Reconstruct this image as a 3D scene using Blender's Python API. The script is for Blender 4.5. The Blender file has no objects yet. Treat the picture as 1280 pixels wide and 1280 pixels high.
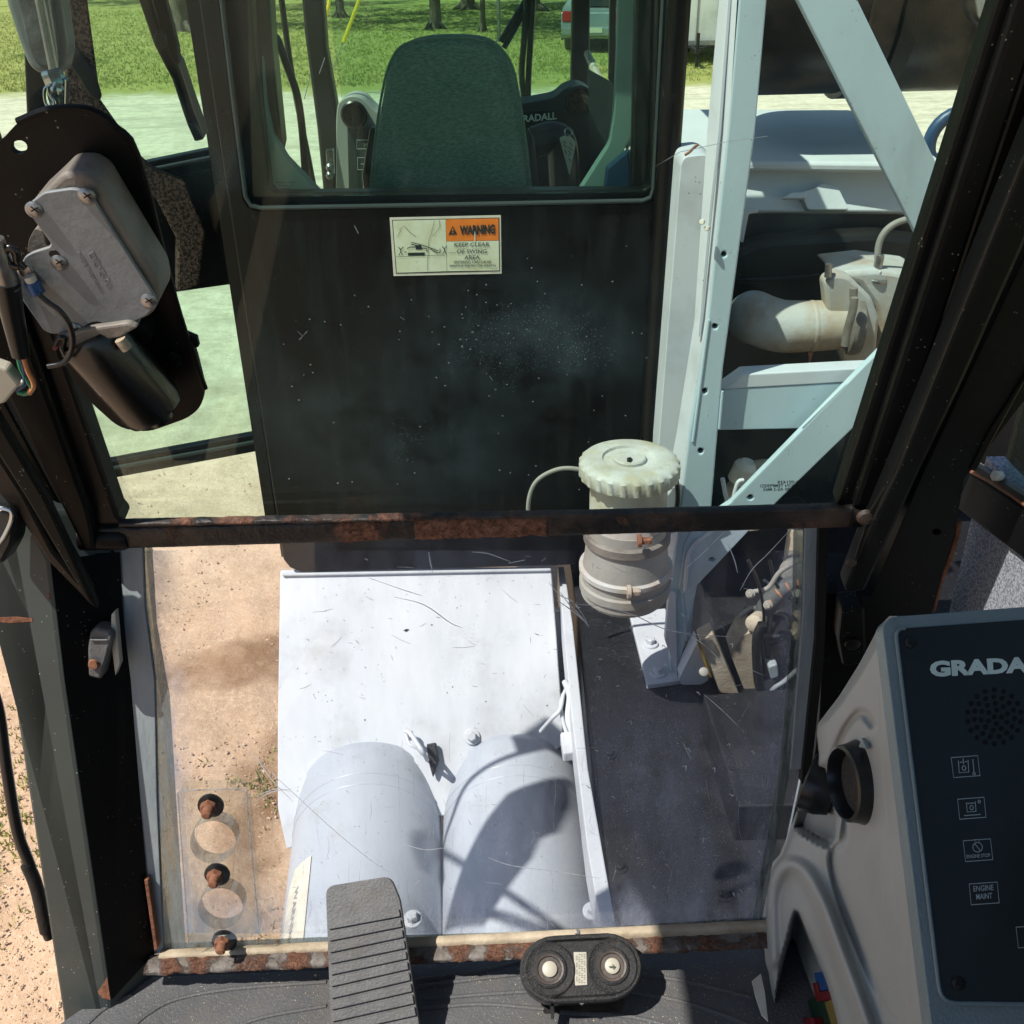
import bpy, bmesh, math, random
from mathutils import Vector, Matrix, noise as mn

# ------------------------------------------------------------------ camera
sc = bpy.context.scene
H = 2.9                                   # eye height over the ground
PITCH = math.radians(29.7); ROLL = math.radians(0.9); FOC = 1282.0
F_ = Vector((0, math.cos(PITCH), -math.sin(PITCH)))
U0 = Vector((0, math.sin(PITCH), math.cos(PITCH))); R0 = Vector((1, 0, 0))
R_ = math.cos(ROLL)*R0 - math.sin(ROLL)*U0
U_ = math.cos(ROLL)*U0 + math.sin(ROLL)*R0
CAM = Vector((0, 0, H))
cam = bpy.data.objects.new('camera', bpy.data.cameras.new('camera'))
sc.collection.objects.link(cam)
m = Matrix((R_, U_, -F_)).transposed().to_4x4(); m.translation = CAM
cam.matrix_world = m
cam.data.sensor_width = 36; cam.data.lens = 36*FOC/1280
cam.data.clip_start = 0.05; cam.data.clip_end = 6000
sc.camera = cam
# ------------------------------------------------------------------ light
SUN_DIR = Vector((-0.44, -0.25, 0.86)).normalized()       # towards the sun
w = bpy.data.worlds.new('World'); sc.world = w; w.use_nodes = True
nt = w.node_tree; bg = nt.nodes['Background']
sky = nt.nodes.new('ShaderNodeTexSky'); sky.sky_type = 'NISHITA'; sky.sun_disc = False
sky.sun_elevation = math.asin(SUN_DIR.z); sky.sun_rotation = math.atan2(SUN_DIR.x, SUN_DIR.y)
nt.links.new(sky.outputs[0], bg.inputs[0]); bg.inputs[1].default_value = 0.10
sun = bpy.data.objects.new('sun', bpy.data.lights.new('sun', 'SUN')); sc.collection.objects.link(sun)
sun.data.energy = 4.6; sun.data.angle = math.radians(0.5); sun.data.color = (1, .95, .87)
sun.rotation_euler = SUN_DIR.to_track_quat('Z', 'Y').to_euler()
sc.view_settings.view_transform = 'Standard'; sc.view_settings.look = 'None'
sc.view_settings.exposure = 0.30; sc.view_settings.gamma = 1
sc.view_settings.use_curve_mapping = False
sc.render.engine = 'CYCLES'
sc.cycles.use_denoising = True; sc.cycles.transparent_max_bounces = 24
sc.cycles.max_bounces = 8; sc.cycles.caustics_reflective = False; sc.cycles.caustics_refractive = False

# ------------------------------------------------------------------ helpers
random.seed(7)
def V(*a): return Vector(a)
def ray(u, v): return (F_ + R_*((u-640)/FOC) - U_*((v-640)/FOC))
def hit(u, v, pl):
    P, N = pl; d = ray(u, v); return CAM + d*((P-CAM).dot(N)/d.dot(N))
def plane(p, n):
    p = Vector(p) + CAM; n = Vector(n).normalized()
    if (CAM-p).dot(n) < 0: n = -n
    return (p, n)
def YP(y): return plane((0, y, 0), (0, 1, 0))
def ZP(z): return plane((0, 0, z), (0, 0, 1))        # z relative to the eye
def XP(x): return plane((x, 0, 0), (1, 0, 0))
def tilt(a, b):                                       # plane through x axis direction and (y,z) points a,b
    d = Vector((0, b[0]-a[0], b[1]-a[1])); return plane((0, a[0], a[1]), d.cross(Vector((1, 0, 0))))
def off(pl, d): return (pl[0]+pl[1]*d, pl[1])
def C(r, g=None, b=None):
    if g is None: g = b = r
    f = lambda c: (c/255/12.92) if c/255 <= .04045 else ((c/255+.055)/1.055)**2.4
    return (f(r), f(g), f(b), 1)

def thing(name, label, cat, loc, group=None):
    o = bpy.data.objects.new(name, None); sc.collection.objects.link(o)
    o.location = Vector(loc); o.empty_display_size = .05
    o['label'] = label; o['category'] = cat
    if group: o['group'] = group
    return o
def tag(o, label=None, cat=None, group=None, kind=None):
    if label: o['label'] = label
    if cat: o['category'] = cat
    if group: o['group'] = group
    if kind: o['kind'] = kind
    return o
def root_loc(p):
    t = Vector((0, 0, 0))
    while p is not None: t += p.location; p = p.parent
    return t
def link(name, bm, mt, parent=None, smooth=False, bev=0, seg=2, local=False):
    bmesh.ops.recalc_face_normals(bm, faces=bm.faces)
    if parent is not None and not local:
        bm.transform(Matrix.Translation(-root_loc(parent)))
    me = bpy.data.meshes.new(name); bm.to_mesh(me); bm.free()
    if mt is not None: me.materials.append(mt)
    if smooth:
        for p in me.polygons: p.use_smooth = True
        if smooth != 'all':
            try: me.set_sharp_from_angle(angle=math.radians(40))
            except Exception: pass
    o = bpy.data.objects.new(name, me); sc.collection.objects.link(o)
    if parent is not None: o.parent = parent
    if bev:
        b = o.modifiers.new('bevel', 'BEVEL'); b.width = bev; b.segments = seg
        b.limit_method = 'ANGLE'; b.angle_limit = math.radians(35); b.use_clamp_overlap = True
        b.harden_normals = False
    return o
def add_slab(bm, pts, N, th, holes=(), tang=None):
    """front polygon pts (world), extruded by -N*th"""
    if not holes:
        f = [bm.verts.new(p) for p in pts]; b = [bm.verts.new(p-N*th) for p in pts]
        bm.faces.new(f); bm.faces.new(b[::-1])
        n = len(f)
        for i in range(n): bm.faces.new((f[i], b[i], b[(i+1) % n], f[(i+1) % n]))
        return
    loops = [pts]+list(holes); es = []; fl = []
    for lp in loops:
        vs = [bm.verts.new(p) for p in lp]; fl.append(vs)
        for i in range(len(vs)): es.append(bm.edges.new((vs[i], vs[(i+1) % len(vs)])))
    r = bmesh.ops.triangle_fill(bm, edges=es, use_beauty=True, use_dissolve=False, normal=N)
    fs = [g for g in r['geom'] if isinstance(g, bmesh.types.BMFace)]
    ext = bmesh.ops.extrude_face_region(bm, geom=fs, use_keep_orig=True)
    nv = [g for g in ext['geom'] if isinstance(g, bmesh.types.BMVert)]
    bmesh.ops.translate(bm, verts=nv, vec=-N*th)
def rpoly(px, r, n=5):
    """round the corners of a pixel polygon"""
    out = []
    k = len(px)
    for i in range(k):
        a, b, c = Vector(px[i-1]), Vector(px[i]), Vector(px[(i+1) % k])
        ra = r[i] if isinstance(r, (list, tuple)) else r
        la, lc = (a-b).length, (c-b).length
        t = min(ra, la*.48, lc*.48)
        if t < .5: out.append(tuple(b)); continue
        p, q = b+(a-b).normalized()*t, b+(c-b).normalized()*t
        for j in range(n+1):
            s = j/n; out.append(tuple(p*(1-s)**2 + b*2*s*(1-s) + q*s*s))
    return out
def ell(cx, cy, rx, ry, n=16, ph=0):
    return [(cx+rx*math.cos(2*math.pi*i/n+ph), cy+ry*math.sin(2*math.pi*i/n+ph)) for i in range(n)]
def slab(name, px, pl, th, mt, parent=None, bev=0, holes=(), smooth=False, seg=2):
    bm = bmesh.new()
    add_slab(bm, [hit(u, v, pl) for u, v in px], pl[1], th, [[hit(u, v, pl) for u, v in h] for h in holes])
    return link(name, bm, mt, parent, smooth, bev, seg)
def add_hexa(bm, f, b):
    f = [bm.verts.new(p) for p in f]; b = [bm.verts.new(p) for p in b]; n = len(f)
    bm.faces.new(f); bm.faces.new(b[::-1])
    for i in range(n): bm.faces.new((f[i], b[i], b[(i+1) % n], f[(i+1) % n]))
def hexa(name, f, b, mt, parent=None, bev=0):
    bm = bmesh.new(); add_hexa(bm, f, b); return link(name, bm, mt, parent, False, bev)
def add_box(bm, c, s, rot=None):
    c = Vector(c); M = Matrix.Translation(c) @ (rot.to_4x4() if rot else Matrix.Identity(4)) @ Matrix.Diagonal((s[0], s[1], s[2], 1))
    bmesh.ops.create_cube(bm, size=1, matrix=M)
def smoothpath(pts, n=6):
    pts = [Vector(p) for p in pts]; out = []
    if len(pts) < 3: return pts
    for i in range(len(pts)-1):
        p0 = pts[i-1] if i else pts[0]*2-pts[1]; p1, p2 = pts[i], pts[i+1]
        p3 = pts[i+2] if i+2 < len(pts) else p2*2-p1
        for k in range(n):
            t = k/n
            out.append(.5*((2*p1)+(-p0+p2)*t+(2*p0-5*p1+4*p2-p3)*t*t+(-p0+3*p1-3*p2+p3)*t**3))
    out.append(pts[-1]); return out
def add_tube(bm, pts, r, n=10, sm=6, cap=True, flat=None):
    P = smoothpath(pts, sm) if sm else [Vector(p) for p in pts]
    rings = []; prev = None; L = len(P)
    for i, p in enumerate(P):
        t = (P[min(i+1, L-1)]-P[max(i-1, 0)])
        if t.length < 1e-9: t = Vector((0, 0, 1))
        t.normalize()
        if prev is None:
            a = Vector((0, 0, 1)) if abs(t.z) < .9 else Vector((1, 0, 0)); x = (a - t*a.dot(t)).normalized()
        else: x = (prev - t*prev.dot(t)).normalized()
        prev = x; y = t.cross(x)
        rr = r(i/(L-1)) if callable(r) else (r[0]+(r[1]-r[0])*i/(L-1) if isinstance(r, tuple) else r)
        rings.append([bm.verts.new(p + (x*math.cos(2*math.pi*k/n)+y*math.sin(2*math.pi*k/n))*rr) for k in range(n)])
    for a, b in zip(rings, rings[1:]):
        for k in range(n): bm.faces.new((a[k], a[(k+1) % n], b[(k+1) % n], b[k]))
    if cap: bm.faces.new(rings[0][::-1]); bm.faces.new(rings[-1])
def tube(name, pts, r, mt, parent=None, n=10, sm=6):
    bm = bmesh.new(); add_tube(bm, pts, r, n, sm); return link(name, bm, mt, parent, True)
def pxs(px, pl): return [hit(u, v, pl) for u, v in px]
def add_lathe(bm, c, axis, prof, n=32, cap=(True, True)):
    """prof: list of (radius, distance along axis)"""
    c = Vector(c); t = Vector(axis).normalized()
    a = Vector((0, 0, 1)) if abs(t.z) < .9 else Vector((0, 1, 0)); x = (a-t*a.dot(t)).normalized(); y = t.cross(x)
    R = [[bm.verts.new(c+t*d+(x*math.cos(2*math.pi*k/n)+y*math.sin(2*math.pi*k/n))*max(r, 1e-5)) for k in range(n)] for r, d in prof]
    for A, B in zip(R, R[1:]):
        for k in range(n): bm.faces.new((A[k], A[(k+1) % n], B[(k+1) % n], B[k]))
    if cap[0]: bm.faces.new(R[0][::-1])
    if cap[1]: bm.faces.new(R[-1])
def lathe(name, c, axis, prof, mt, parent=None, n=32, cap=(True, True)):
    bm = bmesh.new(); add_lathe(bm, c, axis, prof, n, cap); return link(name, bm, mt, parent, True)
def add_ribbon(bm, pts, N, wd, closed=False, taper=False):
    pts = [Vector(p) for p in pts]; n = len(pts); L = []
    for i, p in enumerate(pts):
        a = pts[(i-1) % n] if (closed or i) else p; b = pts[(i+1) % n] if (closed or i < n-1) else p
        t = (b-a).normalized() if (b-a).length > 1e-9 else Vector((1, 0, 0)); s = t.cross(N).normalized()*wd*.5
        if taper: s = s*(.25+.75*math.sin(math.pi*(i+.5)/n))
        L.append((bm.verts.new(p+s), bm.verts.new(p-s)))
    for i in range(n if closed else n-1):
        a, b = L[i], L[(i+1) % n]; bm.faces.new((a[0], b[0], b[1], a[1]))
def strokes(name, lines, pl, wpx, mt, parent, o=.0006):
    """flat printed lines; each line a pixel polyline (closed when first == last)"""
    bm = bmesh.new(); q = off(pl, o)
    for ln in lines:
        cl = len(ln) > 3 and ln[0] == ln[-1]
        P = pxs(ln[:-1] if cl else ln, q); dep = (P[0]-CAM).dot(F_)
        add_ribbon(bm, P, pl[1], wpx*dep/FOC, cl)
    return link(name, bm, mt, parent)
def text(name, s, bl, br, tl, pl, mt, parent, o=.0008, bold=0.0, shear=0, th=0.0):
    cu = bpy.data.curves.new(name, 'FONT'); cu.body = s; cu.offset = bold; cu.shear = shear; cu.resolution_u = 3
    ob = bpy.data.objects.new(name, cu); sc.collection.objects.link(ob)
    bpy.context.view_layer.update()
    me = bpy.data.meshes.new_from_object(ob.evaluated_get(bpy.context.evaluated_depsgraph_get()))
    bpy.data.objects.remove(ob)
    xs = [v.co.x for v in me.vertices]; ys = [v.co.y for v in me.vertices]
    x0, x1 = min(xs), max(xs); y0, y1 = min(ys), max(ys)
    q = off(pl, o); bl, br, tl = Vector(bl), Vector(br), Vector(tl)
    org = root_loc(parent) if parent else Vector((0, 0, 0))
    for v in me.vertices:
        p = bl + (br-bl)*((v.co.x-x0)/(x1-x0)) + (tl-bl)*((v.co.y-y0)/(y1-y0))
        v.co = hit(p.x, p.y, q) - org
    me.materials.append(mt)
    o2 = bpy.data.objects.new(name, me); sc.collection.objects.link(o2); o2.parent = parent
    if th:
        sm = o2.modifiers.new('solid', 'SOLIDIFY'); sm.thickness = th; sm.offset = 0
    return o2

# ------------------------------------------------------------------ materials
def nodes(name):
    mt = bpy.data.materials.new(name); mt.use_nodes = True; t = mt.node_tree
    return mt, t, t.nodes, t.links
def mathn(N, L, op, a, b=None, clamp=False):
    n = N.new('ShaderNodeMath'); n.operation = op; n.use_clamp = clamp
    for i, x in enumerate((a, b)):
        if x is None: continue
        if isinstance(x, (int, float)): n.inputs[i].default_value = x
        else: L.new(x, n.inputs[i])
    return n.outputs[0]
def noise_n(N, L, vec, scale, detail=4, rough=.55, dist=0):
    n = N.new('ShaderNodeTexNoise'); n.inputs['Scale'].default_value = scale; n.inputs['Detail'].default_value = detail
    n.inputs['Roughness'].default_value = rough; n.inputs['Distortion'].default_value = dist
    L.new(vec, n.inputs['Vector']); return n.outputs['Fac']
def ramp(N, L, x, lo, hi, inv=False):
    n = N.new('ShaderNodeMapRange'); n.clamp = True
    n.inputs['From Min'].default_value = lo; n.inputs['From Max'].default_value = hi
    n.inputs['To Min'].default_value = 1 if inv else 0; n.inputs['To Max'].default_value = 0 if inv else 1
    L.new(x, n.inputs['Value']); return n.outputs['Result']
def mixc(N, L, f, a, b):
    n = N.new('ShaderNodeMix'); n.data_type = 'RGBA'
    if isinstance(f, (int, float)): n.inputs[0].default_value = f
    else: L.new(f, n.inputs[0])
    for i, x in ((6, a), (7, b)):
        if isinstance(x, tuple): n.inputs[i].default_value = x
        else: L.new(x, n.inputs[i])
    return n.outputs[2]
def vecsrc(N, L, stretch=(1, 1, 1)):
    tc = N.new('ShaderNodeTexCoord'); mp = N.new('ShaderNodeMapping'); mp.inputs['Scale'].default_value = stretch
    L.new(tc.outputs['Object'], mp.inputs[0]); return mp.outputs[0]
def surf(name, col, rough=.5, metal=0, col2=None, var=6, varlo=.35, varhi=.7, rust=0, rust_sc=14, bump=.15, bsc=120,
         speck=None, speck_amt=0, scratch=0, stretch=(1, 1, 1), coat=0, spec=.5, rv=.12, dirt=None, dirt_amt=0, dirt_sc=5):
    mt, t, N, L = nodes(name); B = N['Principled BSDF']; vec = vecsrc(N, L, stretch)
    c = mixc(N, L, ramp(N, L, noise_n(N, L, vec, var, 5), varlo, varhi), col, col2 or tuple(x*.8 for x in col[:3])+(1,))
    r = mathn(N, L, 'ADD', rough-rv/2, mathn(N, L, 'MULTIPLY', noise_n(N, L, vec, var*3, 3), rv))
    mtl = metal
    if dirt_amt:
        dm = ramp(N, L, noise_n(N, L, vec, dirt_sc, 8, .65), .62-dirt_amt*.3, .8-dirt_amt*.3)
        dm = mathn(N, L, 'MULTIPLY', dm, min(1, .35+dirt_amt*.5))
        c = mixc(N, L, dm, c, dirt or C(150, 130, 105)); r = mathn(N, L, 'ADD', r, mathn(N, L, 'MULTIPLY', dm, .3))
    if speck_amt:
        vo = N.new('ShaderNodeTexVoronoi'); vo.inputs['Scale'].default_value = bsc*1.6; L.new(vec, vo.inputs['Vector'])
        sm = ramp(N, L, vo.outputs['Distance'], .10, .18, True)
        gate = ramp(N, L, noise_n(N, L, vec, bsc*.4, 2), .62-speck_amt*.2, .66-speck_amt*.2)
        c = mixc(N, L, mathn(N, L, 'MULTIPLY', sm, gate), c, speck or C(190))
    hgt = noise_n(N, L, vec, bsc, 6, .6)
    at = N.new('ShaderNodeAttribute'); at.attribute_name = 'rust'
    rn = noise_n(N, L, vec, rust_sc, 9, .68, .4)
    rm = ramp(N, L, mathn(N, L, 'ADD', mathn(N, L, 'ADD', rn, at.outputs['Fac']), rust*.45), .69, .82)
    rc = mixc(N, L, ramp(N, L, noise_n(N, L, vec, rust_sc*6, 6, .7), .35, .65), C(104, 68, 52), C(178, 128, 102))
    rc = mixc(N, L, ramp(N, L, noise_n(N, L, vec, rust_sc*15, 3, .7), .5, .75), rc, C(52, 34, 26))
    c = mixc(N, L, rm, c, rc); r = mathn(N, L, 'ADD', r, mathn(N, L, 'MULTIPLY', rm, .5), True)
    L.new(c, B.inputs['Base Color']); L.new(r, B.inputs['Roughness'])
    if metal: L.new(mathn(N, L, 'MULTIPLY', mathn(N, L, 'SUBTRACT', 1.0, rm), metal), B.inputs['Metallic'])
    B.inputs['Specular IOR Level'].default_value = spec
    if coat: B.inputs['Coat Weight'].default_value = coat; B.inputs['Coat Roughness'].default_value = .15
    bp = N.new('ShaderNodeBump'); bp.inputs['Strength'].default_value = 1; bp.inputs['Distance'].default_value = .001*bump*4
    hh = mathn(N, L, 'ADD', hgt, mathn(N, L, 'MULTIPLY', rm, mathn(N, L, 'MULTIPLY', noise_n(N, L, vec, rust_sc*12, 4, .7), 3.5)))
    L.new(hh, bp.inputs['Height']); L.new(bp.outputs[0], B.inputs['Normal'])
    return mt
def flat(name, col, rough=.6, metal=0, wear=.2):
    return surf(name, col, rough, metal, col2=tuple(x*(1-wear) for x in col[:3])+(1,), var=25, bump=.03, rust=-2)
def glass(name, tint, refl=.6, haze=0, hazecol=C(200, 205, 210), hz_sc=9, stretch=(1, 1, 1), droplets=0, rough=.02, edgehaze=0):
    mt, t, N, L = nodes(name); N.remove(N['Principled BSDF']); out = N['Material Output']
    tr = N.new('ShaderNodeBsdfTransparent'); tr.inputs[0].default_value = tint
    gl = N.new('ShaderNodeBsdfGlossy'); gl.inputs['Roughness'].default_value = rough; gl.inputs[0].default_value = (.95, 1, .98, 1)
    fr = N.new('ShaderNodeFresnel'); fr.inputs[0].default_value = 1.45
    m1 = N.new('ShaderNodeMixShader'); L.new(mathn(N, L, 'MULTIPLY', fr.outputs[0], refl), m1.inputs[0])
    L.new(tr.outputs[0], m1.inputs[1]); L.new(gl.outputs[0], m1.inputs[2]); res = m1.outputs[0]
    if haze or droplets:
        vec = vecsrc(N, L, stretch); d1_ = N.new('ShaderNodeBsdfDiffuse'); d1_.inputs[0].default_value = hazecol
        d2_ = N.new('ShaderNodeBsdfTranslucent'); d2_.inputs[0].default_value = hazecol
        df = N.new('ShaderNodeMixShader'); df.inputs[0].default_value = .5; L.new(d1_.outputs[0], df.inputs[1]); L.new(d2_.outputs[0], df.inputs[2])
        a = mathn(N, L, 'MULTIPLY', ramp(N, L, noise_n(N, L, vec, hz_sc, 7, .65), .42, .75), haze)
        a = mathn(N, L, 'ADD', a, haze*.12)
        if droplets:
            vo = N.new('ShaderNodeTexVoronoi'); vo.inputs['Scale'].default_value = 260; L.new(vecsrc(N, L), vo.inputs['Vector'])
            g = ramp(N, L, noise_n(N, L, vecsrc(N, L), 7, 5, .6), .53, .68)
            g = mathn(N, L, 'MULTIPLY', g, ramp(N, L, vo.outputs['Distance'], .08, .16, True))
            a = mathn(N, L, 'ADD', a, mathn(N, L, 'MULTIPLY', g, droplets), True)
        m2 = N.new('ShaderNodeMixShader'); L.new(a, m2.inputs[0]); L.new(res, m2.inputs[1]); L.new(df.outputs[0], m2.inputs[2]); res = m2.outputs[0]
    L.new(res, out.inputs[0]); return mt

M = {}
M['black'] = surf('black_paint', C(15, 17, 17), .42, col2=C(10, 11, 12), var=9, rust=-.12, bump=.06, speck=C(120, 115, 108), speck_amt=.25, dirt_amt=.08, dirt=C(36, 35, 34), spec=.16)
M['frame'] = surf('worn_black_frame', C(22, 20, 20), .42, col2=C(17, 15, 15), var=12, rust=-.06, rust_sc=22, bump=.1, speck=C(140, 120, 100), speck_amt=.3, dirt_amt=.12, dirt=C(52, 44, 40), spec=.3)
M['rusty'] = surf('rusted_bar', C(40, 38, 38), .42, col2=C(26, 24, 25), var=20, rust=.12, rust_sc=16, bump=.5, dirt_amt=.5, dirt=C(105, 85, 70), dirt_sc=14)
M['rust'] = surf('heavy_rust', C(146, 98, 72), .8, col2=C(104, 66, 48), var=60, rust=-1, rust_sc=60, bump=.6)
M['greygreen'] = surf('grey_green_paint', C(62, 70, 68), .42, col2=C(54, 62, 61), var=5, rust=-.2, bump=.05, speck=C(170, 170, 165), speck_amt=.2, dirt_amt=.15, dirt=C(95, 95, 88))
M['pillar'] = surf('dark_pillar_paint', C(15, 18, 18), .55, spec=.15, col2=C(11, 13, 14), var=4, rust=-.15, bump=.05, speck=C(110), speck_amt=.15)
M['cabblack'] = surf('glossy_black_cab', C(13, 13, 14), .34, spec=.2, col2=C(9, 9, 10), var=3, rust=-.4, bump=.04, bsc=40, speck=C(90, 95, 92), speck_amt=.06, dirt_amt=.35, dirt=C(34, 38, 38), dirt_sc=5, stretch=(6, 1, .6))
M['deck'] = surf('dusty_black_deck', C(19, 21, 26), .6, col2=C(12, 13, 17), var=6, rust=-.1, bump=.25, speck=C(150, 150, 150), speck_amt=.5, dirt_amt=.35, dirt=C(48, 48, 54), dirt_sc=5)
M['white'] = surf('white_machine_paint', C(206, 210, 215), .45, col2=C(196, 201, 208), var=4, rust=-.11, rust_sc=9, bump=.06, bsc=50, speck=C(120, 110, 100), speck_amt=.2, dirt_amt=.35, dirt=C(160, 160, 156), dirt_sc=4)
M['tankwhite'] = surf('greyed_white_tank_paint', C(182, 188, 197), .4, col2=C(168, 175, 185), var=3, rust=-.10, rust_sc=11, bump=.04, bsc=50, speck=C(110, 95, 80), speck_amt=.25, dirt_amt=.2, dirt=C(150, 142, 130))
M['whiteclean'] = surf('white_hood_paint', C(208, 214, 216), .55, spec=.2, col2=C(196, 203, 206), var=3, rust=-.3, bump=.03, bsc=50, dirt_amt=.2, dirt=C(180, 182, 178))
M['frameblue'] = surf('pale_blue_white_paint', C(184, 203, 212), .42, col2=C(172, 191, 200), var=5, rust=-.12, rust_sc=20, bump=.08, speck=C(70, 70, 66), speck_amt=.2, dirt_amt=.3, dirt=C(150, 158, 156), stretch=(1, 1, .4))
M['cream'] = surf('cream_dusty_casting', C(190, 180, 160), .7, col2=C(140, 126, 108), var=10, rust=-.1, bump=.4, dirt_amt=.3, dirt=C(150, 132, 110))
M['pipe'] = surf('dusty_pipe', C(186, 190, 190), .55, col2=C(176, 160, 138), var=7, rust=-.2, rust_sc=9, bump=.2, dirt_amt=.55, dirt=C(160, 132, 104), dirt_sc=9)
M['cleaner'] = surf('dusty_grey_canister', C(160, 160, 154), .6, col2=C(134, 130, 122), var=8, rust=-.12, bump=.2, dirt_amt=.35, dirt=C(165, 145, 120))
M['cap'] = surf('dusty_pale_cap', C(198, 198, 196), .6, col2=C(168, 164, 154), var=12, rust=-.3, bump=.35, dirt_amt=.5, dirt=C(165, 155, 120), dirt_sc=18, speck=C(90, 85, 70), speck_amt=.5)
M['greyplastic'] = surf('grey_moulded_plastic', C(176, 176, 170), .5, col2=C(164, 164, 159), var=4, rust=-2, bump=.06, bsc=500, speck=C(80), speck_amt=.1, dirt_amt=.1, dirt=C(140, 138, 136))
M['bezel'] = surf('blue_grey_bezel', C(130, 144, 146), .4, col2=C(118, 132, 135), var=8, rust=-2, bump=.25, bsc=420)
M['panel'] = surf('black_instrument_panel', C(34, 37, 36), .3, col2=C(27, 29, 28), var=5, rust=-2, bump=.02, dirt_amt=.3, dirt=C(52, 56, 60), dirt_sc=7)
M['print'] = flat('pale_green_print', C(232, 246, 234), .6)
M['printdim'] = flat('dim_print', C(190, 198, 196), .6)
M['blackplastic'] = surf('black_plastic', C(22, 23, 25), .3, col2=C(28, 29, 31), var=20, rust=-2, bump=.03)
M['hole'] = flat('black_void', C(6, 6, 7), .9)
M['rubber'] = surf('ribbed_rubber', C(100, 100, 100), .52, col2=C(82, 82, 83), var=30, rust=-2, bump=.3, bsc=300, speck=C(150, 140, 120), speck_amt=.35, dirt_amt=.3, dirt=C(92, 86, 76), dirt_sc=20)
M['mat'] = surf('dusty_rubber_mat', C(92, 93, 95), .62, col2=C(76, 77, 79), var=8, rust=-2, bump=.35, bsc=260, speck=C(190, 180, 160), speck_amt=.7, dirt_amt=.4, dirt=C(100, 94, 86), dirt_sc=10)
M['motorgrey'] = surf('cast_grey_metal', C(140, 146, 150), .55, metal=.1, col2=C(116, 121, 124), var=16, rust=-.3, bump=.12, dirt_amt=.2, dirt=C(150, 142, 132), dirt_sc=12)
M['motorcast'] = surf('dusty_cast_metal', C(138, 132, 124), .6, metal=.1, col2=C(100, 92, 84), var=20, rust=-.15, bump=.3)
M['motorblack'] = surf('black_motor_can', C(12, 13, 15), .3, col2=C(8, 9, 10), var=8, rust=-.3, bump=.04, coat=.2)
M['steel'] = surf('dull_steel', C(165, 165, 165), .35, metal=.8, col2=C(120, 118, 115), var=40, rust=-.1, bump=.1)
M['chrome'] = surf('scuffed_chrome', C(200, 204, 206), .16, metal=.95, col2=C(150, 156, 160), var=12, rust=-.15, bump=.05)
M['boom'] = surf('grimy_black_boom', C(44, 42, 40), .36, col2=C(32, 30, 29), var=5, rust=-.1, rust_sc=12, bump=.15, dirt_amt=.5, dirt=C(88, 74, 60), dirt_sc=7, speck=C(140, 130, 110), speck_amt=.2)
M['engine'] = surf('greasy_engine_black', C(18, 18, 18), .55, col2=C(10, 10, 11), var=8, rust=-.15, bump=.4, dirt_amt=.25, dirt=C(44, 40, 38))
M['fabric'] = surf('green_grey_seat_fabric', C(176, 206, 192), .95, col2=C(134, 166, 152), var=90, varlo=.36, varhi=.64, rust=-2, bump=4, bsc=90, stretch=(1, 1, 3), spec=.1)
M['trim'] = surf('pale_green_grey_trim', C(150, 172, 166), .6, col2=C(138, 162, 156), var=5, rust=-2, bump=.05)
M['dash'] = surf('dark_green_dash', C(44, 56, 56), .5, col2=C(38, 48, 48), var=6, rust=-2, bump=.05)
M['inblack'] = surf('cab_inner_black', C(26, 27, 27), .4, col2=C(20, 21, 22), var=7, rust=-.3, bump=.05)
M['foam'] = surf('brown_textured_liner', C(104, 88, 78), .95, col2=C(50, 42, 38), var=150, varlo=.44, varhi=.56, rust=-2, bump=2.5, bsc=220, spec=.1)
M['carpet'] = surf('blue_grey_carpet', C(236, 240, 250), .98, col2=C(160, 168, 186), var=420, varlo=.42, varhi=.6, rust=-2, bump=4, bsc=520, spec=.05)
M['labelcream'] = surf('aged_label', C(214, 220, 196), .6, col2=C(200, 200, 165), var=20, rust=-2, bump=.05)
M['orange'] = flat('orange_print', C(236, 128, 38), .5)
M['ink'] = flat('dark_ink', C(32, 40, 38), .6)
M['inkgrey'] = flat('faded_ink', C(84, 92, 82), .7)
M['plexi'] = glass('scratched_clear_sheet', (.95, .96, .965, 1), .7, haze=.05, hazecol=C(180, 188, 214), hz_sc=7, stretch=(3.2, 1, .8), droplets=.3)
M['plexiblock'] = glass('clear_block', (.95, .96, .95, 1), .25, haze=.06, hz_sc=30)
M['plexiedge'] = glass('clear_block_edge', (.7, .72, .72, 1), .1, haze=.4, hazecol=C(160, 166, 168), hz_sc=40)
M['scratch'] = glass('scratch_white', (.6, .6, .6, 1), .2, haze=4, hazecol=C(240, 244, 248), hz_sc=60)
M['scratchdim'] = glass('scratch_faint', (.8, .8, .8, 1), .2, haze=1.0, hazecol=C(215, 220, 228), hz_sc=60)
M['film'] = glass('milky_sealant_film', (.6, .62, .6, 1), .2, haze=.8, hazecol=C(190, 198, 200), hz_sc=26, stretch=(3, 1, .25))
M['tint'] = glass('green_tinted_glass', (.86, .95, .90, 1), .24, haze=.03, hazecol=C(190, 205, 200), hz_sc=4, droplets=.0)
M['tint2'] = glass('green_cab_glass', (.83, .92, .87, 1), .35, haze=.03, hz_sc=5)
M['seal'] = surf('grey_sealant', C(156, 165, 168), .5, col2=C(128, 138, 142), var=18, rust=-2, bump=.5, bsc=60, stretch=(1, 1, .3), dirt_amt=.2, dirt=C(170, 165, 150))
M['caulk'] = surf('cream_caulk', C(196, 182, 158), .75, col2=C(150, 134, 112), var=24, rust=-.15, rust_sc=30, bump=.5)
M['switchgrip'] = surf('textured_black_casting', C(40, 40, 41), .42, col2=C(30, 30, 31), var=40, rust=-2, bump=.5, bsc=500, speck=C(170, 165, 150), speck_amt=.5, dirt_amt=.2, dirt=C(80, 74, 66), dirt_sc=30)
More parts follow.
